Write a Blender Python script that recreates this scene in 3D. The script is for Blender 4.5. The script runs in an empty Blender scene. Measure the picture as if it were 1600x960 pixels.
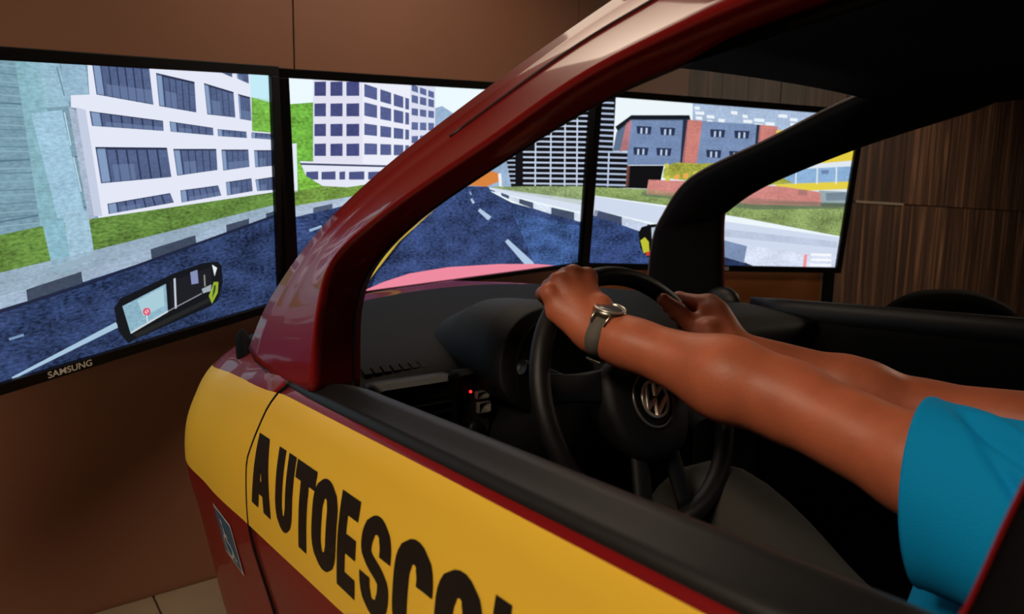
import bpy, math, random
import numpy as np
from math import sin, cos, pi, radians
from mathutils import Vector, Matrix

random.seed(7); rng = np.random.default_rng(7)
scene = bpy.context.scene
COL = scene.collection

# ------------------------------------------------------------------ camera
CAM = np.array([-1.12, -.65, 1.22]); FPX = 1067.0
YAW, PITCH, ROLL = radians(38), radians(7.4), radians(1.0)
fw = np.array([sin(YAW)*cos(PITCH), cos(YAW)*cos(PITCH), -sin(PITCH)])
rt = np.array([cos(YAW), -sin(YAW), 0.0]); up = np.cross(rt, fw)
cr = rt*cos(ROLL)+up*sin(ROLL); cu = up*cos(ROLL)-rt*sin(ROLL)
cd = bpy.data.cameras.new('camera'); cam = bpy.data.objects.new('camera', cd); COL.objects.link(cam)
cd.sensor_width = 36; cd.lens = FPX/1600*36; cd.clip_start = .02
cam.matrix_world = Matrix([[cr[0], cu[0], -fw[0], CAM[0]], [cr[1], cu[1], -fw[1], CAM[1]], [cr[2], cu[2], -fw[2], CAM[2]], [0, 0, 0, 1]])
cd.dof.use_dof = True; cd.dof.focus_distance = 1.12; cd.dof.aperture_fstop = 6.3
scene.camera = cam
# ------------------------------------------------------------------ world, exposure
w = bpy.data.worlds.new('world'); scene.world = w; w.use_nodes = True
w.node_tree.nodes['Background'].inputs[0].default_value = (.9, .8, .7, 1)
w.node_tree.nodes['Background'].inputs[1].default_value = .004
scene.view_settings.view_transform = 'Standard'; scene.view_settings.look = 'None'
scene.view_settings.exposure = 0; scene.view_settings.gamma = 1
scene.view_settings.use_curve_mapping = False
LAMP_POWER = 7.0
# x, y, size x, size y, strength factor, drop below the ceiling of the room's lamps
LAMPS = [(-2.7, -.6, .9, .9, 3.3, 0), (.10, 1.0, 1.2, .6, .45, .35), (4.4, -.3, 1.4, .5, 3.6, 0)]  # the last one is added to brighten the wood boards at the right
CEIL = 2.75

# ------------------------------------------------------------------ helpers
def lin(c):
    return tuple((v/255/12.92 if v/255 <= .04045 else ((v/255+.055)/1.055)**2.4) for v in c)
def V(*a): return np.array(a, float)
def nrm(v): v = np.asarray(v, float); return v/np.linalg.norm(v)
MATS = {}
def mat(name, rgb, rough=.6, metal=0, coat=0, var=0, vscale=8, bump=0, bscale=60, spec=.5, emit=None, estr=0, sss=0, stretch=None, coatr=.06):
    if name in MATS: return MATS[name]
    m = bpy.data.materials.new(name); m.use_nodes = True; nt = m.node_tree; b = nt.nodes['Principled BSDF']
    c = lin(rgb); b.inputs['Base Color'].default_value = (*c, 1)
    b.inputs['Roughness'].default_value = rough; b.inputs['Metallic'].default_value = metal
    b.inputs['Coat Weight'].default_value = coat; b.inputs['Coat Roughness'].default_value = coatr
    b.inputs['Specular IOR Level'].default_value = spec
    if sss:
        b.inputs['Subsurface Weight'].default_value = sss; b.inputs['Subsurface Radius'].default_value = (.012, .004, .002); b.inputs['Subsurface Scale'].default_value = .5
    if emit: b.inputs['Emission Color'].default_value = (*lin(emit), 1); b.inputs['Emission Strength'].default_value = estr
    tc = nt.nodes.new('ShaderNodeTexCoord'); src = tc.outputs['Object']
    if stretch:
        mp = nt.nodes.new('ShaderNodeMapping'); mp.inputs['Scale'].default_value = stretch; nt.links.new(src, mp.inputs[0]); src = mp.outputs[0]
    if var:
        n = nt.nodes.new('ShaderNodeTexNoise'); n.inputs['Scale'].default_value = vscale; n.inputs['Detail'].default_value = 6; nt.links.new(src, n.inputs['Vector'])
        r = nt.nodes.new('ShaderNodeValToRGB'); r.color_ramp.elements[0].position = .3; r.color_ramp.elements[1].position = .7
        r.color_ramp.elements[0].color = (*[v*(1-var) for v in c], 1); r.color_ramp.elements[1].color = (*[min(1, v*(1+var)) for v in c], 1)
        nt.links.new(n.outputs['Fac'], r.inputs[0]); nt.links.new(r.outputs[0], b.inputs['Base Color'])
    if bump:
        n2 = nt.nodes.new('ShaderNodeTexNoise'); n2.inputs['Scale'].default_value = bscale; n2.inputs['Detail'].default_value = 4; nt.links.new(src, n2.inputs['Vector'])
        bp = nt.nodes.new('ShaderNodeBump'); bp.inputs['Strength'].default_value = bump; bp.inputs['Distance'].default_value = .004
        nt.links.new(n2.outputs['Fac'], bp.inputs['Height']); nt.links.new(bp.outputs[0], b.inputs['Normal'])
    MATS[name] = m; return m
OFF = {}
def obj(name, vf, m, parent=None, smooth=True, bevel=0, sub=0, angle=None):
    """vf = (verts in world or thing space, faces[, material index list]); m = material or list"""
    v, f = vf[0], vf[1]; off = OFF.get(parent.name, V(0, 0, 0)) if parent else V(0, 0, 0)
    me = bpy.data.meshes.new(name)
    v = np.asarray(v, float)-off
    me.from_pydata(v.tolist(), [], [list(map(int, q)) for q in f]); me.update()
    for k in (m if isinstance(m, list) else [m]): me.materials.append(k)
    if len(vf) > 2: me.polygons.foreach_set('material_index', np.asarray(vf[2], np.int32))
    if smooth: me.polygons.foreach_set('use_smooth', [True]*len(me.polygons))
    o = bpy.data.objects.new(name, me); COL.objects.link(o)
    if parent: o.parent = parent; OFF[o.name] = off
    if bevel:
        b = o.modifiers.new('bevel', 'BEVEL'); b.width = bevel; b.segments = 2; b.limit_method = 'ANGLE'; b.angle_limit = radians(35)
    if sub: s = o.modifiers.new('sub', 'SUBSURF'); s.levels = sub; s.render_levels = sub
    if angle: me.set_sharp_from_angle(angle=radians(angle))
    return o
def tag(o, label=None, cat=None, group=None, kind=None):
    if label: o['label'] = label
    if cat: o['category'] = cat
    if group: o['group'] = group
    if kind: o['kind'] = kind
    return o
def thing(name, label, cat, loc=(0, 0, 0), group=None, local=False):
    o = bpy.data.objects.new(name, None); COL.objects.link(o); o.location = loc; o.empty_display_size = .1
    OFF[o.name] = V(0, 0, 0) if local else V(*loc)
    return tag(o, label, cat, group)
def join(*parts):
    vs, fs, n = [], [], 0
    for p in parts:
        vs.append(np.asarray(p[0], float)); fs += [[i+n for i in q] for q in p[1]]; n += len(p[0])
    return np.vstack(vs), fs
def box(c, s, R=None):
    c = V(*c); h = V(*s)/2
    v = np.array([[x, y, z] for x in (-1, 1) for y in (-1, 1) for z in (-1, 1)], float)*h
    if R is not None: v = v@np.asarray(R).T
    return v+c, [[0, 1, 3, 2], [4, 6, 7, 5], [0, 4, 5, 1], [2, 3, 7, 6], [0, 2, 6, 4], [1, 5, 7, 3]]
def grid(P, flip=False):
    """P: array [m][n][3] -> open sheet"""
    P = np.asarray(P, float); m, n = P.shape[:2]; f = []
    for i in range(m-1):
        for j in range(n-1):
            q = [i*n+j, i*n+j+1, (i+1)*n+j+1, (i+1)*n+j]; f.append(q[::-1] if flip else q)
    return P.reshape(-1, 3), f
def loft(S, cap=True, flip=False):
    """S: sections [m][n][3], each a closed ring"""
    S = np.asarray(S, float); m, n = S.shape[:2]; f = []
    for i in range(m-1):
        for j in range(n):
            k = (j+1) % n; q = [i*n+j, i*n+k, (i+1)*n+k, (i+1)*n+j]; f.append(q[::-1] if flip else q)
    if cap: f.append(list(range(n))[::-1]); f.append([(m-1)*n+j for j in range(n)])
    return S.reshape(-1, 3), f
def frames(path, ref=(0, 0, 1)):
    path = np.asarray(path, float); T = np.gradient(path, axis=0); T /= np.linalg.norm(T, axis=1)[:, None]
    out = []; u = np.cross(T[0], V(*ref))
    if np.linalg.norm(u) < 1e-4: u = np.cross(T[0], V(1, .3, 0))
    for t in T:
        u = u-t*(u@t); u = u/np.linalg.norm(u); out.append((t, u, np.cross(u, t)))
    return out
def tube(path, r, n=10, cap=True, sx=1, sy=1, ref=(0, 0, 1)):
    path = np.asarray(path, float); r = np.broadcast_to(np.asarray(r, float), (len(path),)); S = []
    for p, rr, (t, u, v) in zip(path, r, frames(path, ref)):
        S.append([p+rr*(cos(a)*u*sx+sin(a)*v*sy) for a in np.linspace(0, 2*pi, n, endpoint=False)])
    return loft(S, cap, True)
def ringtube(c, e1, e2, R, r, n=64, k=12):
    c, e1, e2 = V(*c), nrm(e1), nrm(e2); e3 = np.cross(e1, e2); v, f = [], []
    for i in range(n):
        a = 2*pi*i/n; d = cos(a)*e1+sin(a)*e2
        for j in range(k):
            b = 2*pi*j/k; v.append(c+d*(R+r*cos(b))+e3*r*sin(b))
    for i in range(n):
        for j in range(k):
            f.append([i*k+j, ((i+1) % n)*k+j, ((i+1) % n)*k+(j+1) % k, i*k+(j+1) % k])
    return v, f
def lathe(c, ax, prof, n=32, e1=None):
    """prof: (radius, height along ax)"""
    c, ax = V(*c), nrm(ax); u = nrm(np.cross(ax, V(.3, .1, 1) if abs(ax[2]) < .9 else V(1, 0, 0))); w_ = np.cross(ax, u)
    return loft([[c+ax*h+max(r, 1e-5)*(cos(a)*u+sin(a)*w_) for a in np.linspace(0, 2*pi, n, endpoint=False)] for r, h in prof])
def catmull(P, m):
    """resample a polyline of points (any dim) through its knots"""
    P = np.asarray(P, float); n = len(P); ts = np.linspace(0, n-1, m); out = []
    for t in ts:
        i = min(int(t), n-2); f = t-i
        p1, p2 = P[i], P[i+1]; p0 = P[i-1] if i > 0 else 2*p1-p2; p3 = P[i+2] if i+2 < n else 2*p2-p1
        out.append(.5*((2*p1)+(-p0+p2)*f+(2*p0-5*p1+4*p2-p3)*f*f+(-p0+3*p1-3*p2+p3)*f**3))
    return np.array(out)
def hermite(xs, ys, x):
    """smooth interpolation, xs increasing, ys array [k][...]"""
    xs = np.asarray(xs, float); ys = np.asarray(ys, float)
    x = min(max(x, xs[0]), xs[-1]); i = min(max(np.searchsorted(xs, x)-1, 0), len(xs)-2)
    def sl(k):
        if k == 0: return (ys[1]-ys[0])/(xs[1]-xs[0])
        if k == len(xs)-1: return (ys[-1]-ys[-2])/(xs[-1]-xs[-2])
        a = (ys[k]-ys[k-1])/(xs[k]-xs[k-1]); b = (ys[k+1]-ys[k])/(xs[k+1]-xs[k]); return (a+b)/2
    h = xs[i+1]-xs[i]; t = (x-xs[i])/h
    return ys[i]*(2*t**3-3*t**2+1)+sl(i)*h*(t**3-2*t**2+t)+ys[i+1]*(-2*t**3+3*t**2)+sl(i+1)*h*(t**3-t**2)
def mirx(vf): v = np.asarray(vf[0], float).copy(); v[:, 0] *= -1; return (v, [q[::-1] for q in vf[1]])
def ell(c, r, n=20, m=12, R=None):
    S = []
    for i in range(m+1):
        a = -pi/2+pi*i/m; rr = max(cos(a), 1e-3)
        S.append([[rr*cos(b), rr*sin(b), sin(a)] for b in np.linspace(0, 2*pi, n, endpoint=False)])
    v, f = loft(S); v = v*V(*r)
    if R is not None: v = v@np.asarray(R).T
    return v+V(*c), f
def rbox(c, s, r, R=None, n=5):
    """box with rounded corners in its local x-z outline, thickness along y"""
    hx, hy, hz = V(*s)/2; ring = []
    for cx, cz, a0 in ((hx-r, hz-r, 0), (-hx+r, hz-r, pi/2), (-hx+r, -hz+r, pi), (hx-r, -hz+r, 1.5*pi)):
        for k in range(n+1): a = a0+pi/2*k/n; ring.append((cx+r*cos(a), cz+r*sin(a)))
    e = min(hy*.5, r*.5)
    S = []
    for y, k in ((-hy, e), (-hy+e, 0), (hy-e, 0), (hy, e)):
        S.append([[x*(1-k/hx), y, z*(1-k/hz)] for x, z in ring])
    v, f = loft(S, flip=True)
    if R is not None: v = v@np.asarray(R).T
    return v+V(*c), f

# ------------------------------------------------------------------ materials
M_brown = mat('brown_panel', (138, 92, 68), .55, var=.06, vscale=2, bump=.03, bscale=120)
M_edge = mat('panel_edge', (160, 140, 120), .6)
M_red = mat('red_paint', (126, 18, 20), .38, coat=.38, coatr=.05, spec=.15)
M_yel = mat('yellow_vinyl', (254, 208, 64), .42, coat=.15, var=.02, vscale=3)
M_blackvinyl = mat('black_vinyl', (20, 18, 16), .45)
M_rubber = mat('black_rubber', (21, 21, 22), .48)
M_plastic = mat('black_plastic', (20, 20, 21), .5, spec=.35, bump=.1, bscale=500)
M_dash = mat('dash_plastic', (8, 8, 7), .7, spec=.2, bump=.2, bscale=700)
M_liner = mat('headliner', (14, 14, 15), .95, spec=.1)
M_dark = mat('dark_trim', (8, 8, 9), .75, spec=.15)
M_chrome = mat('chrome', (226, 220, 206), .28, metal=.75)
M_steel = mat('brushed_steel', (180, 172, 158), .3, metal=1)
M_bezel = mat('tv_bezel', (8, 8, 9), .4, spec=.3)
M_skin = mat('skin', (196, 108, 74), .48, var=.13, vscale=26, bump=.12, bscale=180, sss=.12)
M_hair = mat('hair', (28, 20, 15), .6, bump=.4, bscale=200)
M_shirt = mat('blue_cotton', (0, 156, 222), .85, spec=.2, bump=.15, bscale=500)
M_pants = mat('grey_cotton', (66, 65, 61), .9, spec=.15, bump=.2, bscale=400)
M_seat = mat('seat_fabric', (9, 9, 10), .95, spec=.1)
M_glassdial = mat('watch_dial', (92, 88, 92), .12, spec=.6)
M_strap = mat('grey_strap', (104, 100, 92), .7, bump=.3, bscale=900)
M_white = mat('white_paint', (128, 120, 110), .8)
M_room = mat('room_wall', (86, 70, 56), .8)
M_tile = mat('beige_tile', (150, 134, 112), .35, var=.14, vscale=5)
M_grout = mat('grout', (92, 80, 66), .9)

def wood_material():
    m = bpy.data.materials.new('wood_laminate'); m.use_nodes = True; nt = m.node_tree; b = nt.nodes['Principled BSDF']; b.inputs['Roughness'].default_value = .55
    tc = nt.nodes.new('ShaderNodeTexCoord'); oi = nt.nodes.new('ShaderNodeObjectInfo')
    ad = nt.nodes.new('ShaderNodeVectorMath'); ad.operation = 'ADD'; sc = nt.nodes.new('ShaderNodeVectorMath'); sc.operation = 'SCALE'; sc.inputs[3].default_value = 37
    cx = nt.nodes.new('ShaderNodeCombineXYZ')
    for i in range(3): nt.links.new(oi.outputs['Random'], cx.inputs[i])
    nt.links.new(cx.outputs[0], sc.inputs[0]); nt.links.new(tc.outputs['Object'], ad.inputs[0]); nt.links.new(sc.outputs[0], ad.inputs[1])
    mp = nt.nodes.new('ShaderNodeMapping'); mp.inputs['Scale'].default_value = (16, 16, .7); nt.links.new(ad.outputs[0], mp.inputs[0])
    n = nt.nodes.new('ShaderNodeTexNoise'); n.inputs['Scale'].default_value = 1; n.inputs['Detail'].default_value = 7; n.inputs['Distortion'].default_value = .8; nt.links.new(mp.outputs[0], n.inputs['Vector'])
    r = nt.nodes.new('ShaderNodeValToRGB'); e = r.color_ramp.elements; e[0].position = .3; e[1].position = .74
    e[0].color = (*lin((46, 31, 24)), 1); e[1].color = (*lin((150, 110, 82)), 1); k = e.new(.52); k.color = (*lin((78, 54, 41)), 1)
    nt.links.new(n.outputs['Fac'], r.inputs[0])
    mx = nt.nodes.new('ShaderNodeMixRGB'); mx.blend_type = 'MULTIPLY'; mx.inputs[0].default_value = .5; nt.links.new(r.outputs[0], mx.inputs[1]); nt.links.new(oi.outputs['Random'], mx.inputs[2])
    nt.links.new(mx.outputs[0], b.inputs['Base Color']); return m
M_wood = wood_material()

# ------------------------------------------------------------------ the room
WY = 1.65; X0, X1, Y0 = -3.2, 7.8, -4.2
fl = tag(obj('floor', box(((X0+X1)/2, (Y0+WY)/2, -.051), (X1-X0, WY-Y0, .10)), mat('floor_tiles_far', (120, 106, 88), .4, var=.1), smooth=False), 'beige ceramic tile floor under the car', kind='structure')
ts = .45; tile_me = None
for i in range(9):
    for j in range(5):
        x = -2.78+i*ts; y = WY-.23-j*ts
        if tile_me is None:
            o = obj('floor_tile', box((0, 0, 0), (ts-.006, ts-.006, .012)), M_tile, fl, smooth=False, bevel=.0015); tile_me = o
        else:
            o = tile_me.copy(); COL.objects.link(o); o.parent = fl
        o.location = (x, y, .004)
tag(obj('ceiling', box(((X0+X1)/2, (Y0+WY)/2, CEIL+.05), (X1-X0, WY-Y0, .1)), M_white, smooth=False), 'plain pale ceiling of the room', kind='structure')
tag(obj('wall_left', box((X0-.05, (Y0+WY)/2, CEIL/2), (.1, WY-Y0, CEIL)), M_room, smooth=False), 'plain tan wall on the left', kind='structure')
tag(obj('wall_right', box((X1+.05, (Y0+WY)/2, CEIL/2), (.1, WY-Y0, CEIL)), M_room, smooth=False), 'plain tan wall at the far right end', kind='structure')
tag(obj('wall_rear', box(((X0+X1)/2, Y0-.05, CEIL/2), (X1-X0+.2, .1, CEIL)), M_room, smooth=False), 'plain tan wall behind the photographer', kind='structure')
wb = tag(obj('wall_back', box(((X0+X1)/2, WY+.08, CEIL/2), (X1-X0, .1, CEIL)), mat('wall_core', (40, 28, 20), .9), smooth=False), 'back wall clad in brown panels and dark wood boards', kind='structure')
# smooth brown boards behind the televisions
for a, b in ((-3.19, -2.805), (-2.805, -1.53), (-1.53, -.255), (-.255, 1.02), (1.02, 1.80)):
    obj('panel', box(((a+b)/2, WY+.014, CEIL/2), (b-a-.005, .026, CEIL-.01)), M_brown, wb, smooth=False, bevel=.001)
# dark wood boards further right, in two courses
x = 1.80
widths = [.30, .24, .33, .27, .30, .22, .35, .28, .31, .26, .33, .29, .30, .25, .34, .28, .32, .3, .3, .3, .3]
for k, wd in enumerate(widths):
    for (za, zb) in ((.005, 1.372), (1.380, CEIL-.005)):
        y = WY+.022+(k*7 % 3)*.0015
        obj('board', (box((x+wd/2, y, (za+zb)/2), (wd-.004, .02, zb-za))), M_wood, wb, smooth=False, bevel=.001)
    x += wd
obj('seam_strip', box((4.05, WY+.008, 1.376), (.75, .006, .016)), mat('pale_strip', (190, 176, 160), .35, metal=.6), wb, smooth=False)  # pale strip laid along a stretch of the seam between the courses
# the panel under the right television
R3 = Matrix.Rotation(radians(-24.95), 3, 'Z')
sp = thing('stand_panel', 'orange-brown board standing below the right television', 'panel', (1.52, 1.25, 0))
c3 = V(1.512, 1.272, 0)
obj('board', box(c3+V(0, 0, .56), (1.19, .02, 1.12), R3), mat('orange_board', (178, 112, 64), .5, var=.05, vscale=3), sp, smooth=False)
e3 = V(*(R3@Vector((1, 0, 0))))
obj('edge_strip', box(c3+e3*.601+V(0, 0, .56), (.012, .022, 1.12), R3), M_edge, sp, smooth=False)
obj('post', box(c3+e3*.635+V(0, 0, .56), (.05, .05, 1.12), R3), M_dark, sp, smooth=False)

# ceiling lamps (outside the picture, they light the room)
for k, (lx, ly, sx, sy, st, dr) in enumerate(LAMPS):
    lz = CEIL-dr
    t = thing('ceiling_lamp', ['square lamp panel on the ceiling left of the car', 'lamp panel hanging on rods above the car bonnet', 'long lamp panel added on the ceiling at the right to light the wood wall'][k], 'lamp', (lx, ly, lz), 'ceiling lamps')
    obj('housing', box((lx, ly, lz-.02), (sx+.06, sy+.06, .038)), M_white, t, smooth=False, bevel=.004)
    obj('diffuser', box((lx, ly, lz-.043), (sx, sy, .006)), mat('lamp_light_%d' % k, (255, 240, 220), .5, emit=(255, 232, 205), estr=LAMP_POWER*st), t, smooth=False)
    if dr:
        for s_ in (-1, 1): obj('rod', tube([(lx+s_*sx*.4, ly, lz-.002), (lx+s_*sx*.4, ly, CEIL-.001)], .005, 8), M_white, t)

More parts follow.
